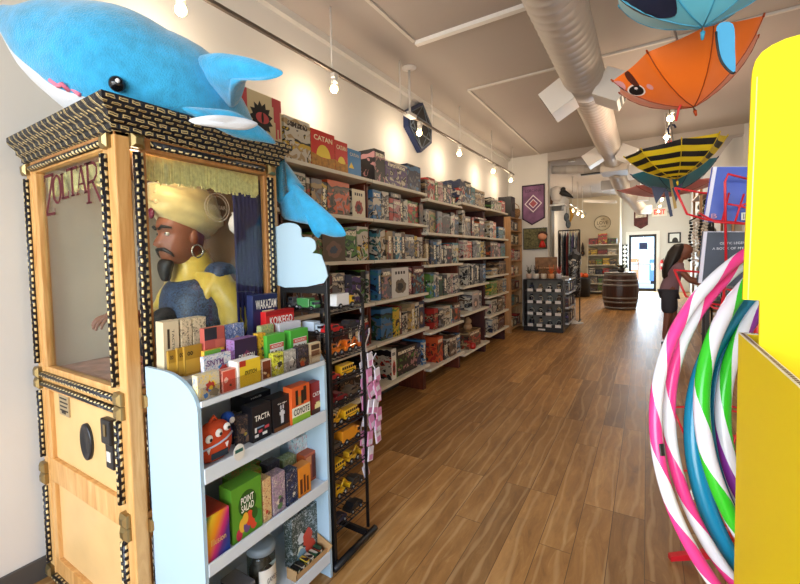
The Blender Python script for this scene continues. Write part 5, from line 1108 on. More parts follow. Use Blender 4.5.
# orange animal face umbrella
t, xf, SF = umbrella('umbrella', 'orange umbrella printed with a sleepy animal face', at(694, 107, Y=2.9), .345, .27, (.0, -.20), .30, M_uo, mat('rib_orange', 'a83f08', .5))
a0 = math.radians(196)
M_pw = mat('print_white', 'efe3e0', .6); M_pb = mat('print_black', '191517', .5); M_pbr = mat('print_brown', '5a2414', .6); M_ppk = mat('print_pink', 'e9a7ae', .6)
patch(t, xf, SF, 'muzzle_print', (.90, a0-.08), .2, .11, M_ppk, 0, 20, .002); patch(t, xf, SF, 'muzzle_white', (.92, a0-.16), .11, .08, M_pw, 0, 18, .0028); patch(t, xf, SF, 'nose_print', (.86, a0-.02), .06, .045, M_pb, 0, 14, .0036)
patch(t, xf, SF, 'eye_ring_print', (.72, a0+.16), .15, .10, M_pw, 0, 22, .003); patch(t, xf, SF, 'eye_print', (.72, a0+.16), .125, .08, M_pb, 0, 22, .004); patch(t, xf, SF, 'eye_glint_print', (.75, a0+.20), .03, .02, M_pw, 0, 12, .005)
patch(t, xf, SF, 'brow_print', (.88, a0+.27), .06, .15, M_pbr, -.15, 18, .004); patch(t, xf, SF, 'cheek_print', (.66, a0+.42), .06, .05, M_ppk, 0, 10, .003)
mb = MB(); p = rim_at(xf, SF, 737, 82); mb.box((p.x-.008, p.y-.002, p.z-.07), (p.x+.008, p.y+.002, p.z+.003)); mb.build('strap', mat('strap_red', 'd43a3a', .6), t)
p = at(676, 112, Y=2.85); MB().tube([at(684, 100, Y=2.88), at(679, 108, Y=2.86), at(676, 121, Y=2.86)], .006, 6).build('tie_strap', MATS['strap_red'], t)
# bee umbrella
t, xf, SF = umbrella('umbrella', 'yellow and black striped bee umbrella hanging below the orange one', at(677, 179, Y=4.1), .33, .25, (.05, -.10), .1, bands('bee_stripes', '17161a', 'e3c81f', 6, .3), mat('rib_yellow', 'd8bb1e', .4))
p = rim_at(xf, SF, 712, 143); MB().tube([p+EZ*.003, p-EZ*.09], .012, 6).build('strap', mat('strap_yellow', 'd9c63c', .6), t)
# teal shark umbrella, pink umbrella
t, xf, SF = umbrella('umbrella', 'teal umbrella with navy fins half hidden behind the striped bee umbrella', at(675, 192, Y=5.0), .355, .23, (.05, -.10), .35, M_ut, M_nav)
for pts in (((651, 186), (667, 188), (656, 204)), ((683, 183), (676, 202), (672, 188)), ((664, 190), (668, 190), (673, 216), (670, 217))):
    P = [at(x, y, Y=4.62) for x, y in pts]; MB().prism(P, (0, .006, 0)).build('fin', M_nav, t)
MB().prism([at(x, y, Y=4.64) for x, y in ((669, 178), (672, 178), (677, 208), (674, 209))], (0, .005, 0)).build('strap', mat('strap_tan', 'b99a5a', .6), t)
umbrella('umbrella', 'coral pink umbrella with red ribs behind the teal one', at(668, 197, Y=6.0), .50, .13, (.03, -.02), .15, M_up, mat('rib_red', 'b5322f', .4))

# ------------------------------------------------------------------ yellow cardboard display
M_yel = mat('yellow_card', 'eccf20', .7, bump=.05, bsc=120); M_yel.node_tree.nodes['Principled BSDF'].inputs['Specular IOR Level'].default_value = .12; M_yin = mat('card_kraft', 'b58e5c', .8, vary=.2, vsc=300); M_yw = mat('card_white', 'e6e0d0', .6)
YD = thing('cardboard_display', (.36, .75, 0), 'large bright yellow cardboard floor display with a rounded header', 'cardboard display')
BX0, BX1, BY0, BY1, BZ = .142, .62, .46, 1.012, 1.345
def wall(a, b, nm):
    o = MB().box((a[0], a[1], 0), (b[0], b[1], BZ-.0015)).build(nm, M_yel, YD)
    r_ = MB().box((a[0], a[1], BZ-.0015), (b[0], b[1], BZ)).build('card_edge', M_yw, o)
    dx, dy = b[0]-a[0], b[1]-a[1]; mb = MB()
    if dx > dy:
        for i in range(int(dx/.009)): mb.box((a[0]+.009*i, a[1]+.002, BZ), (a[0]+.009*i+.0055, b[1]-.002, BZ+.0004))
    else:
        for i in range(int(dy/.009)): mb.box((a[0]+.002, a[1]+.009*i, BZ), (b[0]-.002, a[1]+.009*i+.0055, BZ+.0004))
    mb.build('corrugation', mat('flute_brown', '6d4f2e', .8), o)
wall((BX0, BY0), (BX0+.008, BY1), 'box_side'); wall((BX1-.008, BY0), (BX1, BY1), 'box_side'); wall((BX0+.008, BY1-.008), (BX1-.008, BY1), 'box_back'); wall((BX0+.008, BY0), (BX1-.008, BY0+.008), 'box_front')
HY = .90
MB().tube([(.47, BY1-.004, 1.2), (.47, 1.03, 1.24), (.475, 1.12, 1.52), (.48, 1.2, 1.535), (.50, 1.62, 1.52), (.50, 1.64, 1.56)], .010, 10).build('hoop_hook', mat('hook_red', 'c4202a', .4), YD)
hp = [at(760, 345, Y=HY), at(760, 300.5, Y=HY), at(743, 299.5, Y=HY), at(752, 78, Y=HY)]
pts = [(x, y) for x, y in ((753, 70), (756, 60), (762, 52), (772, 45), (786, 38.5), (802, 34), (830, 27))]
P = [Vector((p.x, HY, p.z)) for p in hp+[at(x, y, Y=HY) for x, y in pts]]
P[0].z = 1.20; P += [Vector((BX1-.02, HY, P[-1].z+.03)), Vector((BX1-.02, HY, 1.20))]
hd = MB().prism(P, (0, .008, 0)).build('header_card', M_yel, YD)
mb = MB(); e = [p-EY*.0008 for p in P[2:11]]; mb.tube([p+EX*.006 for p in e[:2]], .0008, 6); mb.build('edge_highlight', mat('highlight_pale', 'f2ea9a', .5), hd)  # highlight along the header edge, drawn as a thin pale strip
MB().box((BX0+.008, BY0+.008, 1.18), (BX1-.008, BY1-.008, 1.19)).build('inner_shelf', M_yel, YD)
o = MB().cyl((.2, .925, 1.905), (.2, .932, 1.905), .03, 20)
# ------------------------------------------------------------------ hula hoops
def hoop(label, c, Rr, az, el, cols, tw, r=.0135, ph=0, lab=True):
    n_ = Vector((math.cos(az)*math.cos(el), math.sin(az)*math.cos(el), math.sin(el))); a = n_.cross(EZ).normalized(); b = a.cross(n_); c = Vector(c)
    N, K = 160, 14; rg = []
    for i in range(N):
        th = 2*PI*i/N; d = a*math.cos(th)+b*math.sin(th); rg.append([c+d*(Rr+r*math.cos(2*PI*k/K))+n_*(r*math.sin(2*PI*k/K)) for k in range(K)])
    mb = MB(); mb.rings(rg, True, False)
    key = 'hoop_'+'_'.join(cols)+'_%d_%g' % (tw, ph)
    m = bpy.data.materials.new(key); nt = NT(m); uv = nt.n.new('ShaderNodeUVMap'); uv.uv_map = 'wrap'; sp = nt.n.new('ShaderNodeSeparateXYZ'); nt.link(uv.outputs[0], sp.inputs[0])
    f = nt.math('FRACT', nt.math('ADD', nt.math('ADD', nt.math('MULTIPLY', sp.outputs[0], float(tw)), sp.outputs[1]), ph+10.0))
    nt.base(nt.ramp(f, [(j/len(cols), x) for j, x in enumerate(cols)], 'CONSTANT')); nt.b.inputs['Roughness'].default_value = .25
    o = mb.build('hula_hoop', m); tag(o, label, 'hula hoop', 'hula hoops hanging behind the yellow display')
    ul = o.data.uv_layers.new(name='wrap')
    for p in o.data.polygons:
        i, k = divmod(p.index, K)
        for li in p.loop_indices:
            vi = o.data.loops[li].vertex_index; vi_i, vi_k = divmod(vi, K)
            ul.data[li].uv = ((i+(vi_i != i))/N, (k+(vi_k != k))/K)
    if lab:
        th = math.radians(189); d = a*math.cos(th)+b*math.sin(th)
    return o, (c, a, b, n_)
PK, WH, GR, TL, PU = 'ee3f8f', 'e4e4ee', '35c32a', '1486ad', '8a2f9a'
HA, HE = -1.156, .23
C0 = Vector((.478, 1.29, 1.08))
o, fr = hoop('pink and white striped hula hoop, the outermost one with a small label', C0, .5, HA, HE, [PK, WH], 13, .0125)
c, a, b, n_ = fr
lm = MB(); th0 = math.atan2((at(654, 447, Y=1.1)-c).dot(b), (at(654, 447, Y=1.1)-c).dot(a))
rg = []
for i in range(7):
    th = th0-.025+.05*i/6; d = a*math.cos(th)+b*math.sin(th); rg.append([c+d*(.5+.0132*math.cos(k))+n_*(.0132*math.sin(k)) for k in [PI*.45+PI*.75*j/8 for j in range(9)]])
lm.rings(rg, False, False); 
lm2 = MB(); lm2.rings([[q for q in r_] for r_ in rg], False, False); vs = lm2.v; lm2.build('sticker', mat('sticker_black', '1b1b1e', .4), o)
hoop('second pink and white hula hoop just inside the outermost one', C0+Vector((.026, .035, .004)), .496, HA-.02, HE, [PK, WH], 13, .0125, .5)
hoop('blue hula hoop between the pink hoops and the green ones', C0+Vector((.060, .085, -.05)), .485, HA, HE, [TL, '12789b'], 2, .019)
hoop('green and white striped hula hoop in front of the blue ones', C0+Vector((.062, .042, .022)), .475, HA, HE+.02, [GR, WH], 11, .015, .65)
hoop('teal hula hoop behind the green striped one', C0+Vector((.088, .12, .0)), .47, HA, HE, ['176f8c', '135f79'], 2, .014)
hoop('green purple and white hula hoop, the innermost striped one', C0+Vector((.086, .088, -.005)), .455, HA, HE, [PU, WH, GR, WH], 6, .015, .2)
hoop('white and violet hula hoop closest to the yellow display', C0+Vector((.14, .135, 0)), .45, HA, HE, [WH, WH, PU], 7, .0155)
# ------------------------------------------------------------------ red wire rack with books
M_rw = mat('red_wire', 'd3202c', .35); RYC = 2.4
RR = thing('wire_stand', (.42, RYC+.1, 0), 'red wire spinner stand behind the hula hoops holding two large books', 'display stand')
PXr = .42; 
MB().cyl((PXr, RYC+.12, .03), (PXr, RYC+.12, 2.0), .016, 12).build('pole', M_rw, RR)
for k in range(4):
    a = math.radians(200+90*k); d = Vector((math.cos(a), math.sin(a), 0)); p0 = Vector((PXr, RYC+.12, .10)); p1 = p0+d*.34; p1.z = .015
    mb = MB(); mb.prism([p0+EZ*.03-d.cross(EZ)*.015, p0-EZ*.02-d.cross(EZ)*.015, p1-EZ*.012-d.cross(EZ)*.015, p1+EZ*.012-d.cross(EZ)*.015], d.cross(EZ)*.03); mb.build('foot', M_rw, RR)
def pocket(dz, nm):
    mb = MB(); w = .0045; y = RYC
    A = lambda x, yy, Y: (lambda p: Vector((p.x, p.y, p.z+dz)))(at(x, yy, Y=Y))
    mb.tube([A(675, 188, 2.28), A(703, 193, 2.42), A(751, 193, 2.45), A(775, 190, 2.45)], w, 8)
    mb.tube([A(675, 188, 2.28), A(687, 214, 2.28), A(708, 220, 2.32), A(752, 224, 2.32), A(772, 222, 2.4)], w, 8)
    mb.tube([A(699, 213, 2.28), A(715, 222, 2.25), A(747, 224, 2.25)], w, 8)
    mb.tube([A(726, 266, 2.30), A(725, 182, 2.30), A(728, 174, 2.30), A(748, 179, 2.34)], w*1.05, 8)
    mb.tube([A(722, 222, 2.30), A(729, 193, 2.32)], w*.8, 8); mb.tube([A(735, 222, 2.30), A(744, 194, 2.32)], w*.8, 8)
    mb.tube([A(728, 204, 2.31), A(740, 206, 2.31), A(760, 212, 2.33)], w*.8, 8); mb.tube([A(738, 207, 2.31), A(752, 201, 2.33)], w*.8, 8)
    mb.tube([(PXr, RYC+.12, A(700, 193, 2.4).z), A(751, 193, 2.45)], w, 8); mb.tube([(PXr, RYC+.12, A(750, 222, 2.4).z), A(752, 224, 2.32)], w, 8)
    return mb.build(nm, M_rw, RR)
pocket(0, 'wire_pocket'); pocket(-.36, 'wire_pocket'); pocket(-.98, 'wire_pocket'); pocket(-1.28, 'wire_pocket')
tp = at(694, 497, Y=2.25); mb = MB(); o = mb.prism([at(x, y, Y=2.25) for x, y in ((692, 486), (700, 479), (706, 501), (688, 499))], (0, .004, 0)).build('price_tag', mat('tag_white', 'dcdad2', .5), RR)
def book(label, px, Y, m, pages=True, lean=.0):
    P = [at(x, y, Y=Y) for x, y in px]; P = [p+EY*lean*(p.z-P[0].z) for p in P]; t = thing('large_book', P[0], label, 'book', 'large books on the red stand')
    mb = MB().prism(P, (0, .004, 0)); c_ = mb.build('front_cover', m, t); P2 = [p+Vector((-.012, .006, .004)) for p in P]; MB().prism(P2, (0, .025, 0)).build('page_block', mat('page_white', 'dfdcea', .6), t)
    P3 = [p+Vector((-.016, .032, .006)) for p in P]; MB().prism(P3, (0, .004, 0)).build('back_cover', m, t); return t, c_, P
M_bk = mat('book_blue', '2743a8', .35, vary=.1, vsc=5); M_bd = mat('book_dark', '232a3c', .4, vary=.5, vsc=7)
t, c_, P = book('blue book with a white edge leaning in the upper pocket of the red stand', ((708, 222), (756, 224), (760, 166), (718, 166)), 2.37, M_bk, lean=.1)
mb = MB(); q = at(714, 216, Y=2.36); text_mb(mb, 'B', q, .02, .02, EX, EZ); text_mb(mb, 'math puzzles', q-EZ*.02+EX*.01, .05, .007, EX, EZ); q = at(725, 186, Y=2.36); mb.build('cover_print', mat('cover_pale', 'c78a9a', .5), c_)
mb = MB(); q = at(749, 216, Y=2.355); mb.box((q.x-.025, q.y-.001, q.z-.016), (q.x+.03, q.y, q.z+.016)); bc = mb.build('barcode_label', mat('tag_white', 'dcdad2', .5), c_); mb = MB(); [mb.box((q.x-.018+i*.006, q.y-.0018, q.z-.011), (q.x-.015+i*.006+.001*(i % 3), q.y-.001, q.z+.011)) for i in range(7)]; mb.build('barcode', M_black, bc)
t, c_, P = book('dark slate book with white lettering in the lower pocket of the red stand', ((702, 284), (760, 288), (760, 232), (708, 232)), 2.38, M_bd, lean=.08)
mb = MB(); q = at(735, 243, Y=2.35); text_mb(mb, 'CELTIC LEGENDS', q, .10, .010, EX, EZ); text_mb(mb, 'A BOOK OF MYTHS', q-EZ*.022-EX*.01, .13, .010, EX, EZ); mb.build('lettering', mat('print_pale', 'cfd0d6', .5), c_)
# ------------------------------------------------------------------ ceiling duct, track lights
M_duct = mat('duct_paint', 'cfc7be', .55)
DU = thing('air_duct', (-.52, 3, 3.0), 'pale round spiral duct running along the ceiling with box diffusers', 'duct')
def duct(pts, r, name='duct_tube', pitch=.11, n=32, ridge=.006):
    P = [Vector(p) for p in pts]; L = [0]
    for a, b in zip(P, P[1:]): L.append(L[-1]+(b-a).length)
    q = []; rr_ = []; k = int(L[-1]/pitch)
    for i in range(k+1):
        for o_, e in ((0, 0), (.42, 0), (.5, ridge), (.58, 0)):
            d = min((i+o_)*pitch, L[-1]); j = max(0, min(len(P)-2, next((m-1 for m in range(1, len(L)) if L[m] >= d-1e-9), len(P)-2)))
            u = (d-L[j])/max(1e-6, L[j+1]-L[j]); q.append(P[j].lerp(P[j+1], u)); rr_.append(r+e)
    return MB().tube(q, rr_, n).build(name, M_duct, DU)
duct([(-.52, -2.4, 3.2), (-.52, 4.62, 3.2)], .175); duct([(-.52, 4.86, 3.2), (-.52, 8.9, 3.2)], .165)
MB().cyl((-.52, 4.6, 3.2), (-.52, 4.88, 3.2), .17, 32).build('collar', M_duct, DU)
M_diff = mat('diffuser_white', 'ece9e5', .45)
M_slot = mat('diffuser_dark', '3a3836', .7)
for Y in (4.72, 7.95):
    for s_ in (-1, 1):
        d = Vector((s_*.86, 0, -.5)).normalized(); w = EY; c = Vector((-.52, Y, 3.2))+d*.30; u = d.cross(w)
        k = 1 if Y < 6 else .85
        mb = MB(); mb.xf = Matrix((d, w, u)).transposed().to_4x4(); mb.xf.translation = c; mb.box((-.14, -.17*k, -.13*k), (.10, .17*k, .13*k), bev=.004); b_ = mb.build('diffuser_box', M_diff, DU)
        mb = MB(); mb.xf = Matrix((d, w, u)).transposed().to_4x4(); mb.xf.translation = c
        for i in range(4): mb.box((.100, -.145*k, -.09*k+i*.05*k), (.104, .145*k, -.065*k+i*.05*k))
        mb.build('louvre', M_slot, b_)
MB().box((-.74, 8.95, 2.98), (-.30, 9.6, 3.22), bev=.006).build('plenum_box', M_duct, DU)
duct([(-1.66, 9.5, 3.24), (-.74, 9.5, 3.14)], .085)
MB().box((-1.1, 9.25, 3.02), (-.76, 9.35, 3.045)).build('slot_diffuser', M_slot, DU)
duct([(-.52, 9.6, 3.1), (-.5, 10.6, 3.0), (-.45, 11.4, 2.9)], .15); duct([(-.45, 11.4, 2.9), (-.33, 12.6, 2.86), (-.2, 13.4, 2.7), (-.12, 13.6, 2.6)], .15)
for (x, y, z) in ((-.75, 11, 3.0), (-.25, 11.2, 2.98), (-.1, 12.6, 2.85), (-.02, 13.5, 2.6)):
    MB().box((x-.13, y-.15, z-.1), (x+.13, y+.15, z+.1), bev=.005).build('diffuser_box', M_diff, DU)
mb = MB(); mb.box((-.31, 9.6, 3.3), (-.26, 9.64, CZ)); mb.box((-.8, 9.6, 3.3), (-.75, 9.64, CZ)); mb.build('hanger_strap', M_duct, DU)
t = thing('ceiling_panel_light', (-1.0, 14.5, 2.98), 'tilted pale flat panel hanging below the far ceiling', 'ceiling panel')
mb = MB().prism([(-1.55, 13.6, 2.96), (-.75, 13.6, 2.86), (-.75, 14.6, 2.94), (-1.55, 14.6, 3.04)], (0, 0, .07)); mb.build('panel', M_trim, t)
mb = MB(); [mb.cyl((x, 14.1, 3.0), (x, 14.1, CZ), .006, 6) for x in (-1.4, -.9)]; mb.build('hanger_rod', M_trim, t)
M_track = mat('track_white', 'dcd8d2', .4); M_trackd = mat('track_bronze', '6d635a', .4, .5)
M_bulb = mat('bulb_glow', 'fff0cf', .3, emit=26, ecol='ffd48a')
WARM = (1, .80, .58)
def track(name, label, X, z, ya, yb, lamps, rods, mount=None, group=None, e=None, barm=None):
    t = thing(name, (X, (ya+yb)/2, z), label, 'track light', group)
    MB().box((X-.012, ya, z-.012), (X+.012, yb, z+.012), bev=.003).build('track_bar', barm or M_trackd, t)
    for y in rods: MB().cyl((X, y, z+.01), (X, y, CZ), .007, 8).build('drop_rod', M_track, t)
    if mount:
        m = MB().box((X-.035, mount-.09, z-.02), (X+.035, mount+.09, z+.02), bev=.006); m.build('feed_box', M_track, t)
        m = MB().cyl((X, mount, z+.01), (X, mount, CZ), .012, 10); m.lathe((X, mount, CZ-.03), [(.02, 0), (.075, .02), (.075, .03)], 20); m.build('feed_stem', M_track, t)
    for y in lamps:
        m = MB().box((X-.02, y-.03, z-.05), (X+.02, y+.03, z-.01), bev=.005); m.cyl((X, y, z-.04), (X-.015, y+.01, z-.095), .026, 14); h = m.build('lamp_head', M_track, t)
        MB().ball((X-.018, y+.012, z-.124), .031, 16).build('bulb', M_bulb, h)
        point('bulb_light', (X-.02, y+.012, z-.19), e or BULB_E, WARM, .05)
track('track_light', 'white track light with round bulbs along the wall above the bookcases', -2.08, 2.98, 1.0, 8.05, (1.36, 2.68, 4.18, 5.36, 6.84, 7.9), (2.65, 3.75, 4.5, 5.36, 6.72, 7.95), 3.95, e=WALL_E)
track('track_light', 'track light hidden behind the hanging umbrellas', .21, 2.98, 4.9, 8.4, (5.35, 6.2, 8.0), (5.1, 7.4), None)
track('track_light', 'row of bulbs hanging in front of the exit sign', .33, 2.92, 10.5, 17.5, (11.2, 13.0, 15.0, 17), (11, 14, 17), None)
track('track_light', 'row of three bulbs near the round wall sign', -1.62, 2.72, 11.5, 15, (12.2, 13.2, 14.2), (12, 13, 14), None)
M_ex = mat('exit_white', 'e9e4da', .5)
t = thing('exit_sign', (.37, FY-.06, 2.73), 'white EXIT sign with two emergency lamps above the back door', 'sign')
MB().box((.15, FY-.1, 2.74), (.6, FY-.05, 3.04), bev=.01).build('case', M_ex, t); mb = MB(); text_mb(mb, 'EXIT', (.375, FY-.102, 2.89), .34, .17, EX, EZ, bold=.03); mb.build('lettering', mat('exit_red', 'd42a1e', .5, emit=1.2), t)
for s_ in (-1, 1): MB().cyl((.375+s_*.31, FY-.14, 2.88), (.375+s_*.31, FY-.06, 2.88), .07, 16).build('emergency_lamp', mat('lamp_grey', 'a8a49c', .4), t)
MB().box((.05, FY-.08, 2.86), (.7, FY-.05, 2.9)).build('lamp_arm', MATS['lamp_grey'], t)
o = MB().cyl((-1.35, 9.9, CZ-.03), (-1.35, 9.9, CZ), .07, 16).build('smoke_alarm', M_ex); tag(o, 'small round alarm on the far ceiling near the duct branch', 'smoke alarm')
# ------------------------------------------------------------------ glass front toy case by the stub wall
M_dk = mat('case_dark', '2a2320', .5); M_tagw = mat('price_white', 'e2dcd8', .6)
GX0, GX1, GY0, GY1 = -2.0, -1.29, 8.36, 9.55
GC = thing('merchandise_case', ((GX0+GX1)/2, 8.9, 0), 'low dark case with four rows of white price tags in front of the stub wall', 'display case')
GYB = 8.62
MB().box((GX0, GY0, 0), (GX1, GYB, .09), bev=.004).build('plinth', M_black, GC)
MB().box((GX0, GYB-.02, .09), (GX1, GYB, 1.0)).build('back_panel', mat('case_grey', '77716a', .6, vary=.2), GC)
for x in (GX0, GX1-.02): MB().box((x, GY0, .09), (x+.02, GYB-.02, 1.0)).build('side_panel', M_dk, GC)
for k in range(5):
    z = .09+.225*k; MB().box((GX0+.02, GY0+.01, z), (GX1-.02, GYB-.02, z+.015)).build('shelf', M_dk, GC)
MB().box((-1.73, GY0-.004, .03), (-1.6, GY0, .06)).build('name_plate', M_tagw, GC)
q = random.Random(6); RN = ['bottom', 'second', 'third', 'top']
for k in range(4):
    for i in range(4):
        x = GX0+.13+.165*i; z = .105+.225*k; pal = q.choice(['ksw', 'sku', 'uks', 'esk', 'ksn', 'stk'])
        h = q.uniform(.11, .17); o = MB().lathe((x, GY0+.13, z), [(.045, 0), (.05, .01), (.045, h*.6), (.02, h*.8), (.028, h)], 12).build('figurine', art(pal)); tag(o, 'small dark figurine, %s from the bookcases in the %s row of the case' % (ORD[i], RN[k]), 'figurine', 'figurines in the dark case')
        MB().box((x-.05, GY0-.001, z-.01), (x+.05, GY0+.006, z+.045)).build('price_tag', M_tagw, GC)
# side wing of the case with silver shelves facing the aisle
MB().box((GX1-.35, GYB, 0), (GX1-.02, GY1, .98)).build('side_wing', M_dk, GC)
for z in (.12, .42, .70, .96): MB().box((GX1-.3, GYB+.02, z), (GX1+.06, GY1-.02, z+.03), bev=.004).build('wing_shelf', mat('silver_shelf', 'd3d4d8', .3, .5), GC)
for k, z in enumerate((.15, .45, .73)):
    for i in range(3):
        o = MB().box((GX1-.02, GYB+.08+.28*i, z), (GX1+.045, GYB+.28+.28*i, z+.2), bev=.004).build('toy_box', art(['ksp', 'cks', 'sku', 'kpn'][(k+i) % 4])); tag(o, 'dark toy box, %s along the %s silver shelf of the dark case' % (ORD[i], ['bottom', 'middle', 'top'][k]), 'toy box', 'boxes on the silver shelves')
for i in range(5):
    x = GX0+.08+.135*i; c = ['d8b9a4', 'ddd5c8', 'cfc0ae', 'c98a5a', 'b9b2b8'][i]
    t = thing('potted_figure', (x, 8.5, 1.005), 'small pale pot with a %s topper, %s on top of the dark case' % (['spiky', 'dark', 'striped', 'orange', 'red'][i], ORD[i]), 'ornament', 'ornaments on top of the dark case')
    MB().lathe((x, 8.5, 1.005), [(.035, 0), (.05, .02), (.055, .09), (.05, .10)], 14).build('pot', mat('pot_'+c, c, .5), t)
    mb = MB()
    for j in range(9): a = j*2.4; mb.tube([(x, 8.5, 1.09), (x+.03*math.cos(a), 8.5+.03*math.sin(a), 1.14+.02*(j % 3)), (x+.06*math.cos(a), 8.5+.06*math.sin(a), 1.17+.035*(j % 4))], [.012, .009, .003], 6)
    mb.build('topper', mat('topper_%d' % i, ['4a4a3c', '2b2523', '7a5a3a', 'd2642a', 'b8453a'][i], .7), t)
t = thing('wooden_plaque', (-1.72, 8.75, 1.0), 'brown wooden stand of small items behind the ornaments', 'display stand')
MB().box((-1.85, 8.70, 1.0), (-1.45, 8.76, 1.42), bev=.005).build('board', mat('brown_board', '7b5637', .6, vary=.4, vsc=15), t); MB().box((-1.8, 8.66, 1.2), (-1.5, 8.70, 1.22)).build('ledge', M_pine, t)
# white shelf with a mannequin head
t = thing('wall_shelf', (-1.5, 9.2, 2.44), 'short white shelf on a black bracket sticking out past the stub wall', 'shelf')
MB().box((-1.70, 9.06, 2.44), (-1.36, 9.36, 2.475), bev=.004).build('board', M_white, t); MB().box((-1.69, 9.1, 2.36), (-1.42, 9.32, 2.44)).build('bracket', M_black, t)
MB().box((-1.64, BY+.2, 0), (-1.61, 9.4, 2.44)).build('post', mat('post_grey', '8d8982', .6), t)
t = thing('display_bust', (-1.5, 9.2, 2.475), 'white mannequin head wearing a black beaked mask on the wall shelf', 'mannequin head')
M_mq = mat('mannequin_white', 'ddd6cf', .5); mb = MB(); head(mb, (-1.53, 9.2, 2.70), (1, 0, 0), 1.15); v, f = skin_mesh([((-1.545, 9.2, 2.475), .09, .08), ((-1.545, 9.2, 2.53), .06, .06), ((-1.54, 9.2, 2.62), .062, .062)], [(0, 1), (1, 2)], 2); mb.add(v, f, 0, True); mb.build('bust', M_mq, t)
mb = MB(); mb.tube([(-1.44, 9.17, 2.72), (-1.39, 9.16, 2.69), (-1.30, 9.15, 2.64), (-1.22, 9.15, 2.58)], [.07, .065, .04, .01], 12); mb.ball((-1.40, 9.13, 2.76), (.05, .04, .05)); mb.build('mask', mat('mask_black', '161517', .4), t)
o = MB().lathe((-1.66, 9.25, 2.475), [(.05, 0), (.07, .1), (.05, .22), (.035, .3)], 16).build('brown_vase', mat('vase_brown', '6d4526', .4)); tag(o, 'tall brown vase behind the mannequin head', 'vase')
mk = thing('hanging_masks', (-1.36, 9.35, 2.0), 'cluster of dark and gold masks hanging from the white shelf end', 'mask')
mk.name = 'hanging_mask'; LOC['hanging_mask'] = LOC['hanging_masks']
mb = MB(); mb.ball((-1.37, 9.33, 2.22), (.05, .03, .09)); mb.ball((-1.33, 9.30, 2.08), (.05, .03, .09)); mb.tube([(-1.36, 9.33, 2.44), (-1.37, 9.33, 2.3)], .004, 6); mb.build('face', mat('mask_slate', '4b5660', .4, vary=.5, vsc=20), mk)
mb = MB(); mb.tube([(-1.30, 9.3, 2.4), (-1.26, 9.3, 2.25), (-1.31, 9.3, 2.08)], [.02, .035, .01], 8); mb.build('gold_plume', mat('mask_gold', 'b98a2c', .4), mk)
# clothes rail of scarves and shirts
t = thing('clothes_rail', (-1.42, 9.95, 0), 'tall black garment stand crowded with hanging shirts beside the dark case', 'clothes rail')
mb = MB(); mb.tube([(-1.62, 9.95, 1.98), (-1.2, 9.95, 1.98)], .012, 8)
for x in (-1.62, -1.2): mb.tube([(x, 9.95, .03), (x, 9.95, 1.98)], .012, 8)
mb.build('rail', M_black, t)
for x in (-1.62, -1.2): MB().tube([(x, 9.75, .02), (x, 10.15, .02)], .014, 8).build('foot', M_black, t)
for i, (c, l) in enumerate((('3a2420', 'dark brown'), ('d5cfca', 'pale grey'), ('2a2a2e', 'black'), ('8d3a34', 'brick red'), ('b7c9c4', 'pale aqua'), ('6b5a80', 'violet'), ('e0dcd8', 'white'), ('55403a', 'brown'))):
    x = -1.59+.052*i; zb = 1.0 if i < 4 else (1.02 if i < 6 else .95); g = thing('hanging_shirt', (x, 9.95, zb), '%s shirt on the garment stand, hanging %s from the stub wall' % (l, ORD[i]), 'shirt', 'shirts on the garment stand')
    mb = MB(); rg = []
    for k in range(9):
        z = 1.93-(1.93-zb)*k/8; w = (.06, .17, .21, .2, .2, .2, .205, .21, .21)[k]; rg.append([Vector((x+.018*math.cos(a)*(1 if k else .4), 9.95+w*math.sin(a)+.01*math.sin(k*2+i), z)) for a in [2*PI*j/16 for j in range(16)]])
    mb.rings(rg, False, True); mb.build('fabric', mat('cloth_'+c, c, .85, vary=.5, vsc=16), g); MB().tube([(x, 9.95, 1.93), (x, 9.95, 1.99), (x, 9.97, 2.0), (x, 9.965, 1.98)], .003, 6).build('hanger_hook', M_wire, g)
t = thing('mannequin_torso', (-1.27, 9.72, 0), 'black and white printed outfit on a dress form beside the garment stand', 'dress form')
mb = MB(); rg = []
for z, rx, ry in ((.55, .10, .09), (.75, .12, .1), (.95, .12, .1), (1.1, .1, .085), (1.3, .125, .1), (1.45, .13, .09), (1.52, .05, .045), (1.6, .045, .045)): rg.append([Vector((-1.27+rx*math.cos(a), 9.72+ry*math.sin(a), z)) for a in [2*PI*j/20 for j in range(20)]])
mb.rings(rg, False, True); mb.build('outfit', art('kws'), t); MB().cyl((-1.27, 9.72, .04), (-1.27, 9.72, .56), .018, 10).build('pole', M_mq, t); MB().lathe((-1.27, 9.72, 0), [(.17, 0), (.17, .012), (.04, .03), (.02, .06)], 22).build('base', M_mq, t)
# ------------------------------------------------------------------ far part of the shop
FY1 = 16.995
t = thing('wall_sign', (-1.32, FY1, 2.25), 'round pale wall sign with dark lettering above the far shelves', 'sign')
mb = MB(); mb.rings([[Vector((-1.32+r_*math.cos(a), FY1-d, 2.52+r_*math.sin(a))) for a in [2*PI*j/36 for j in range(36)]] for r_, d in ((.27, 0), (.27, .03), (.25, .03), (.25, .022))]); mb.build('disc', mat('sign_cream', 'd5c7a8', .7), t)
mb = MB(); mb.torus((-1.32, FY1-.03, 2.52), .255, .01, EX, EZ, 36, 6); mb.build('rim', mat('sign_rim', '6a5d48', .6), t)
mb = MB(); text_mb(mb, 'LOVE', (-1.32, FY1-.026, 2.53), .34, .12, EX, EZ); text_mb(mb, 'all', (-1.32, FY1-.026, 2.66), .1, .06, EX, EZ); text_mb(mb, 'IS HERE', (-1.32, FY1-.026, 2.40), .22, .05, EX, EZ); mb.build('lettering', mat('sign_ink', '3a332b', .6), t)
t = thing('wall_ornament', (-1.95, FY1, 1.35), 'narrow dark ornament hanging on the far cream wall', 'wall ornament')
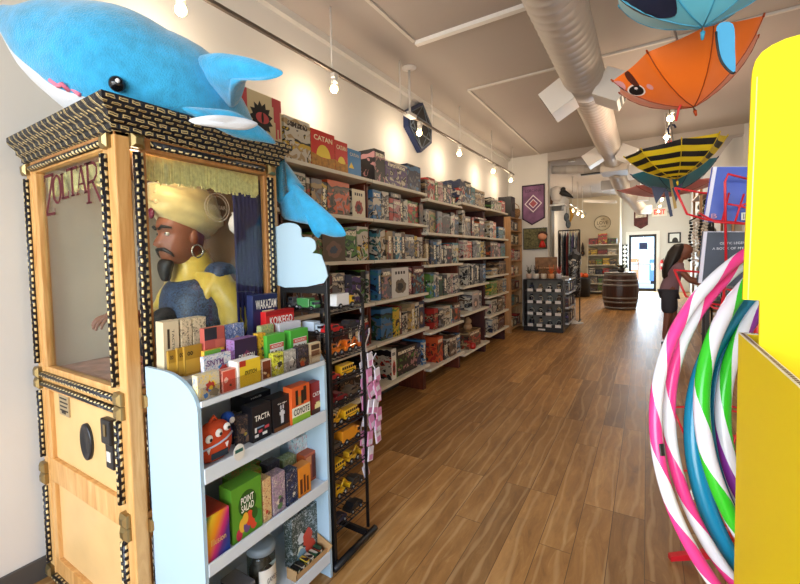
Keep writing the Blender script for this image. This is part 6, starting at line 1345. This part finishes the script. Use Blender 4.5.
mb = MB(); mb.lathe((-1.95, FY1-.05, 1.35), [(.02, 0), (.07, .08), (.06, .16), (.04, .2), (.05, .3), (.03, .42), (.012, .5)], 12); mb.build('body', mat('ornament_dark', '3a2b24', .6), t); MB().ball((-1.95, FY1-.09, 1.47), .03).build('knob', mat('ornament_gold', 'b9813a', .4), t)
t = thing('wall_shelving', (-1.25, 16.75, 0), 'white wall shelving with red boxes on top beside the back door corner', 'shelving')
for x in (-1.76, -.80): MB().box((x, 16.6, 0), (x+.025, 16.98, 1.78)).build('side_panel', M_shelfw, t)
fz = [.12, .40, .70, 1.05, 1.40, 1.76]
for z in fz: MB().box((-1.76, 16.55, z-.03), (-.775, 16.98, z), bev=.004).build('shelf', M_shelfw, t)
q = random.Random(9); SH6 = ['lowest', 'second lowest', 'third lowest', 'fourth lowest', 'fifth lowest', 'top']
for k, row in enumerate((('uks', 'gue', 'sku'), ('sew', 'gks', 'esw'), ('wsk', 'ksn', 'rks', 'ksu'), ('uye', 'guy', 'yue', 'kse'), ('yku', 'ckr', 'wes'), ('rkc', 'rky', 'kcg'))):
    x = -1.72
    for i, pal in enumerate(row):
        w = .88/len(row); h = q.uniform(.17, .24) if k < 5 else (.22, .38, .2)[i]
        o = MB().box((x, 16.6, fz[k]), (x+w-.02, 16.85, fz[k]+h), bev=.004).build('stock_box', art(pal)); tag(o, '%s box, %s along the %s shelf of the far white shelving' % (CN[pal[0]], ORD[i], SH6[k]), 'box', 'boxes on the far white shelving'); x += w
t = thing('waste_bin', (-1.80, 15.5, 0), 'black bin with something orange on top near the far shelving', 'bin')
MB().lathe((-1.80, 15.6, 0), [(.2, 0), (.23, .02), (.25, .62), (.26, .66), (.23, .66)], 24).build('drum', M_black, t); mb = MB(); [mb.ball((-1.80+.1*math.cos(a), 15.5+.1*math.sin(a), .72), .09, 10) for a in (0, 2, 4)]; mb.build('orange_bag', mat('bag_orange', 'd95a22', .6), t)
# barrel with a plant
M_stave = wood_mat('barrel_stave', '2c1812', '4e2a1c', (10, 10, 1), 3, .4); M_hoop = mat('barrel_hoop', '8f8a86', .35, .8)
BC = Vector((-.575, 12.65, 0)); t = thing('wooden_barrel', BC, 'dark wooden barrel with steel hoops standing in the aisle', 'barrel')
def br(z): return .345+.07*(1-((z-.47)/.47)**2)
mb = MB(); n = 40; mb.rings([[BC+Vector(((br(z)-(.006 if j % 4 == 0 else 0))*math.cos(2*PI*j/(n*2)), (br(z)-(.006 if j % 4 == 0 else 0))*math.sin(2*PI*j/(n*2)), z)) for j in range(n*2)] for z in [.94*i/16 for i in range(17)]], False, True); mb.build('staves', M_stave, t)
for z0, z1 in ((.01, .07), (.17, .215), (.28, .325), (.61, .655), (.73, .775), (.87, .93)):
    mb = MB(); mb.rings([[BC+Vector((r_*math.cos(2*PI*j/40), r_*math.sin(2*PI*j/40), z)) for j in range(40)] for r_, z in ((br(z0), z0), (br(z0)+.006, z0), (br(z1)+.006, z1), (br(z1), z1))], False, False); mb.build('steel_hoop', M_hoop, t)
MB().cyl(BC+EZ*.94, BC+EZ*.955, .37, 32).build('top_tray', mat('tray_steel', '9b9793', .4, .6), t)
t = thing('potted_plant', BC+Vector((.02, 0, .955)), 'small dark plant in a pot on top of the barrel', 'plant')
MB().lathe(BC+Vector((.02, 0, .955)), [(.05, 0), (.075, .02), (.085, .11), (.075, .11)], 18).build('pot', M_dk, t)
mb = MB(); q = random.Random(3)
for i in range(26):
    a = q.uniform(0, 6.28); l = q.uniform(.12, .26); p = BC+Vector((.02, 0, 1.05)); d = Vector((math.cos(a), math.sin(a), q.uniform(.2, 1.3))).normalized(); s_ = d.cross(EZ).normalized()*.02
    mb.add([p, p+d*l*.5+s_, p+d*l-EZ*.03, p+d*l*.5-s_], [(0, 1, 2, 3)], 0)
mb.build('foliage', mat('leaf_dark', '2f3d24', .6), t)
# beside and above the back door
BW2 = FY-.055
t = thing('patterned_column', (-.69, 18.38, 0), 'black and white patterned hanging cloth strip beside the back door', 'hanging cloth')
mb = MB(); rg = [[Vector((-.69+(.1+.012*math.sin(z*22))*math.cos(a), 18.4+.05*math.sin(a), z)) for a in [2*PI*j/14 for j in range(14)]] for z in [.85+i*.05 for i in range(19)]]; mb.rings(rg, False, True)
m = bpy.data.materials.new('harlequin_print'); nt = NT(m); vo = nt.new('ShaderNodeTexChecker', Scale=9.0); mp = nt.co('Object'); rx = nt.n.new('ShaderNodeMapping'); rx.inputs['Rotation'].default_value = (0, .785, 0); nt.link(mp, rx.inputs['Vector']); nt.link(rx.outputs[0], vo.inputs['Vector']); vo.inputs[1].default_value = lin('e6e4df'); vo.inputs[2].default_value = lin('17161a'); nt.link(vo.outputs[0], nt.b.inputs['Base Color'])
mb.build('cloth', m, t); MB().cyl((-.69, 18.4, 1.75), (-.69, BW2, 1.78), .008, 8).build('peg', M_black, t)
t = thing('wall_banner', (-.19, BW2, 2.3), 'dark red shield banner with a white picture above the back door', 'banner')
MB().prism([(-.41, BW2-.015, 2.45), (-.19, BW2-.015, 2.31), (.03, BW2-.015, 2.45), (.03, BW2-.015, 3.06), (-.41, BW2-.015, 3.06)], (0, .015, 0)).build('cloth', mat('banner_maroon', '4f1f1e', .7, vary=.5, vsc=8), t)
MB().prism([(-.36, BW2-.018, 2.72), (-.02, BW2-.018, 2.74), (-.02, BW2-.018, 3.0), (-.36, BW2-.018, 3.0)], (0, .002, 0)).build('picture_patch', mat('banner_pale', 'c9bfae', .7, vary=.5, vsc=9), t)
t = thing('framed_picture', (.82, BW2, 1.75), 'small black framed picture on the back wall beside the door', 'picture')
MB().box((.63, BW2-.03, 1.75), (1.01, BW2, 2.13), bev=.01).build('frame', M_black, t); p_ = MB().box((.68, BW2-.034, 1.80), (.96, BW2-.03, 2.08)).build('print', mat('picture_pale', 'd9dcdb', .5), t)
mb = MB(); n = 14; mb.add([Vector((.84+.09*math.cos(PI*i/n), BW2-.0345, 1.80+.15*math.sin(PI*i/n))) for i in range(n+1)], [tuple(range(n+1))]); mb.build('figure', M_black, p_)
t = thing('fire_extinguisher', (.46, BW2-.08, .8), 'red and white fire extinguisher on the wall beside the back door', 'fire extinguisher')
MB().lathe((.46, BW2-.08, .80), [(.05, 0), (.06, .02), (.06, .28), (.03, .33), (.02, .36)], 16).build('cylinder', M_red, t); MB().box((.41, BW2-.145, .92), (.51, BW2-.138, 1.02)).build('label_patch', M_tagw, t); mb = MB(); mb.tube([(.46, BW2-.08, 1.16), (.50, BW2-.1, 1.2), (.53, BW2-.1, 1.1), (.52, BW2-.1, .95)], .012, 8); mb.build('hose', M_black, t); MB().box((.43, BW2-.02, 1.0), (.49, BW2, 1.1)).build('bracket', M_black, t)
# shelving on the right hand wall with hats and bags
t = thing('slatted_shelving', (1.0, 10.1, 0), 'beige shelving full of black and white goods behind the kneeling rack', 'shelving')
t['label'] = 'beige open shelving full of black and white goods beyond the red stand'
for y in (9.5, 10.8):
    for x in (.78, 1.22): MB().box((x, y, 0), (x+.04, y+.04, 2.75), bev=.003).build('upright', M_pine, t)
for k, z in enumerate((.4, .85, 1.3, 1.72, 2.1, 2.5)): MB().box((.76, 9.5, z-.03), (1.26, 10.84, z), bev=.003).build('shelf', M_pine, t)
q = random.Random(12)
for k, z in enumerate((.4, .85, 1.3, 1.72, 2.1)):
    for i in range(4):
        y = 9.58+.31*i; pal = q.choice(['wks', 'kws', 'wek', 'kue', 'ewk', 'kwc'])
        g = thing('soft_toy', (.93, y+.1, z), '%s and %s soft toy, %s along the %s beige shelf' % (CN[pal[0]], CN[pal[1]], ORD[i], ['lowest', 'second', 'third', 'fourth', 'top'][k]), 'soft toy', 'soft toys on the beige shelving')
        MB().ball((.93, y+.1, z+.10), (.11, .1, .10), 12).build('body', art(pal), g); mb = MB().ball((.90, y+.1, z+.25), .075, 12)
        for s_ in (-1, 1): mb.ball((.90, y+.1+s_*.055, z+.315), .028, 8)
        mb.build('head', art(pal), g)
t = thing('bead_hanger', (.66, 9.2, 1.0), 'black rod hung with white and black bead strings beyond the red stand', 'jewellery hanger')
MB().tube([(.62, 9.3, 2.0), (.95, 9.3, 2.2)], .012, 8).build('rod', M_black, t); MB().tube([(.95, 9.3, 0), (.95, 9.3, 2.2)], .015, 8).build('stand_pole', M_black, t); MB().lathe((.95, 9.3, 0), [(.15, 0), (.15, .015), (.03, .03)], 20).build('stand_base', M_black, t)
for i in range(7):
    x = .64+.045*i; L_ = q.uniform(.5, .85); mb = MB(); z = 2.0+.027*i
    for j in range(int(L_/.055)): mb.ball((x+.012*math.sin(j), 9.28+.012*math.cos(j*2), z-.03-.055*j), .026, 8)
    mb.build('bead_string', M_mq if i % 3 else M_black, t)
for i, (x, y, z, c) in enumerate(((.50, 7.9, .0, '2a211f'), (.80, 8.9, .0, '3b2a22'))):
    t = thing('merchandise_table', (x+.35, y, 0), ['low dark table in front of the reaching woman', 'brown wooden cabinet behind the reaching woman'][i], 'table')
    MB().box((x+.2, y-.25, .7 if not i else .85), (x+.75, y+.3, .74 if not i else .9), bev=.004).build('table_top', mat('tbl_'+c, c, .5), t)
    for a in (x+.22, x+.69):
        for b in (y-.23, y+.24): MB().box((a, b, 0), (a+.04, b+.04, .7 if not i else .85)).build('leg', mat('tbl_'+c, c, .5), t)
for i in range(6):
    x, y = .78+.14*(i % 3), 7.8+.22*(i//3); o = MB().box((x, y, .74), (x+.11, y+.14, .74+.1+.12*((i*7) % 3)), bev=.004).build('gift_box', art(['kue', 'cks', 'eku', 'uks', 'kcw', 'ukc'][i])); tag(o, '%s gift box on the low dark table, %s from the aisle in the %s row' % (CN[['k', 'c', 'e', 'u', 'k', 'u'][i]], ORD[i % 3], ['front', 'rear'][i//3]), 'box', 'boxes on the low dark table')
# ------------------------------------------------------------------ woman reaching to the table
PX, PY = .31, 8.15
WM = thing('person', (PX, PY, 0), 'woman with long dark hair in mauve T-shirt and dark shorts bending towards the goods', 'person')
M_sk = mat('person_skin', '7d4a38', .5)
nd = [((PX, PY, .88), .12, .10), ((PX+.03, PY, 1.05), .105, .09), ((PX+.08, PY, 1.22), .11, .10), ((PX+.11, PY, 1.31), .07, .06), ((PX+.14, PY, 1.37), .045, .045), ((PX+.16, PY, 1.43), .055, .055),
      ((PX-.02, PY-.09, .80), .085, .085), ((PX-.03, PY-.10, .47), .055, .055), ((PX-.07, PY-.10, .10), .036, .036), ((PX+.05, PY-.10, .035), .035, .028), ((PX+.0, PY+.09, .80), .085, .085), ((PX+.06, PY+.11, .47), .055, .055), ((PX+.02, PY+.11, .10), .036, .036), ((PX+.14, PY+.11, .035), .035, .028),
      ((PX+.09, PY-.17, 1.24), .05, .05), ((PX+.24, PY-.21, 1.02), .04, .04), ((PX+.44, PY-.17, .97), .03, .03), ((PX+.10, PY+.17, 1.24), .05, .05), ((PX+.26, PY+.2, 1.03), .04, .04), ((PX+.46, PY+.14, 1.0), .03, .03)]
ed = [(0, 1), (1, 2), (2, 3), (3, 4), (4, 5), (0, 6), (6, 7), (7, 8), (8, 9), (0, 10), (10, 11), (11, 12), (12, 13), (2, 14), (14, 15), (15, 16), (2, 17), (17, 18), (18, 19)]
bd = MB(); v, f = skin_mesh(nd, ed, 2, 0); bd.add(v, f, 0, True)
hb = MB(); head(hb, (0, 0, 0), (1, 0, 0), .92); Rm = Matrix.Translation((PX+.18, PY, 1.475)) @ Matrix.Rotation(.45, 4, 'Y'); bd.add([Rm @ p for p in hb.v], hb.f, 0, True)
hand(bd, (PX+.46, PY-.165, .965), (1, .1, -.1), (0, 0, 1), .85, .4, thumb=1); hand(bd, (PX+.48, PY+.135, .995), (1, -.1, -.1), (0, 0, 1), .85, .4, thumb=-1); bd.build('body', M_sk, WM)
sh = MB(); v, f = skin_mesh([((PX-.02, PY, .72), .16, .15), ((PX-.01, PY, .90), .155, .14), ((PX+.03, PY, 1.06), .125, .115), ((PX+.08, PY, 1.22), .13, .12), ((PX+.11, PY, 1.295), .09, .08), ((PX+.09, PY-.17, 1.24), .075, .075), ((PX+.15, PY-.2, 1.12), .066, .066), ((PX+.10, PY+.17, 1.24), .075, .075), ((PX+.16, PY+.19, 1.12), .066, .066)], [(0, 1), (1, 2), (2, 3), (3, 4), (3, 5), (5, 6), (3, 7), (7, 8)], 2); sh.add(v, f, 0, True); sh.build('t_shirt', mat('tee_mauve', '84646f', .85), WM)
so = MB(); v, f = skin_mesh([((PX, PY, .90), .135, .12), ((PX-.02, PY-.09, .80), .105, .105), ((PX-.025, PY-.10, .48), .10, .10), ((PX+.0, PY+.09, .80), .105, .105), ((PX+.03, PY+.10, .48), .10, .10)], [(0, 1), (1, 2), (0, 3), (3, 4)], 2); so.add(v, f, 0, True); so.build('shorts', mat('shorts_dark', '34343c', .8), WM)
hr = MB(); hr.rings([[Vector((PX+cx+rx*math.cos(a)*(1-.25*(math.cos(a) > .3)), PY+ry*math.sin(a)+.006*math.sin(9*a), z)) for a in [2*PI*j/26 for j in range(26)]] for z, cx, rx, ry in ((1.60, .13, .03, .03), (1.585, .125, .075, .07), (1.54, .11, .105, .10), (1.47, .08, .12, .118), (1.38, .05, .115, .128), (1.28, .015, .11, .135), (1.18, -.02, .09, .13), (1.08, -.04, .065, .11), (1.02, -.05, .03, .07))], False, True); hr.build('hair', mat('hair_dark', '1c1210', .45), WM)
for y in (PY-.10, PY+.11):
    x = PX+.02 if y < PY else PX+.11
    MB().box((x-.13, y-.045, 0), (x+.13, y+.045, .045), bev=.015).build('shoe', M_black, WM)
S.view_settings.view_transform = 'Standard'; S.view_settings.look = 'None'
S.view_settings.exposure = EXPO; S.view_settings.gamma = 1; S.view_settings.use_curve_mapping = False
S.cycles.max_bounces = 8; S.cycles.diffuse_bounces = 4; S.cycles.transparent_max_bounces = 16
S.cycles.use_denoising = True; S.cycles.caustics_reflective = False; S.cycles.caustics_refractive = False
S.cycles.sample_clamp_indirect = 6
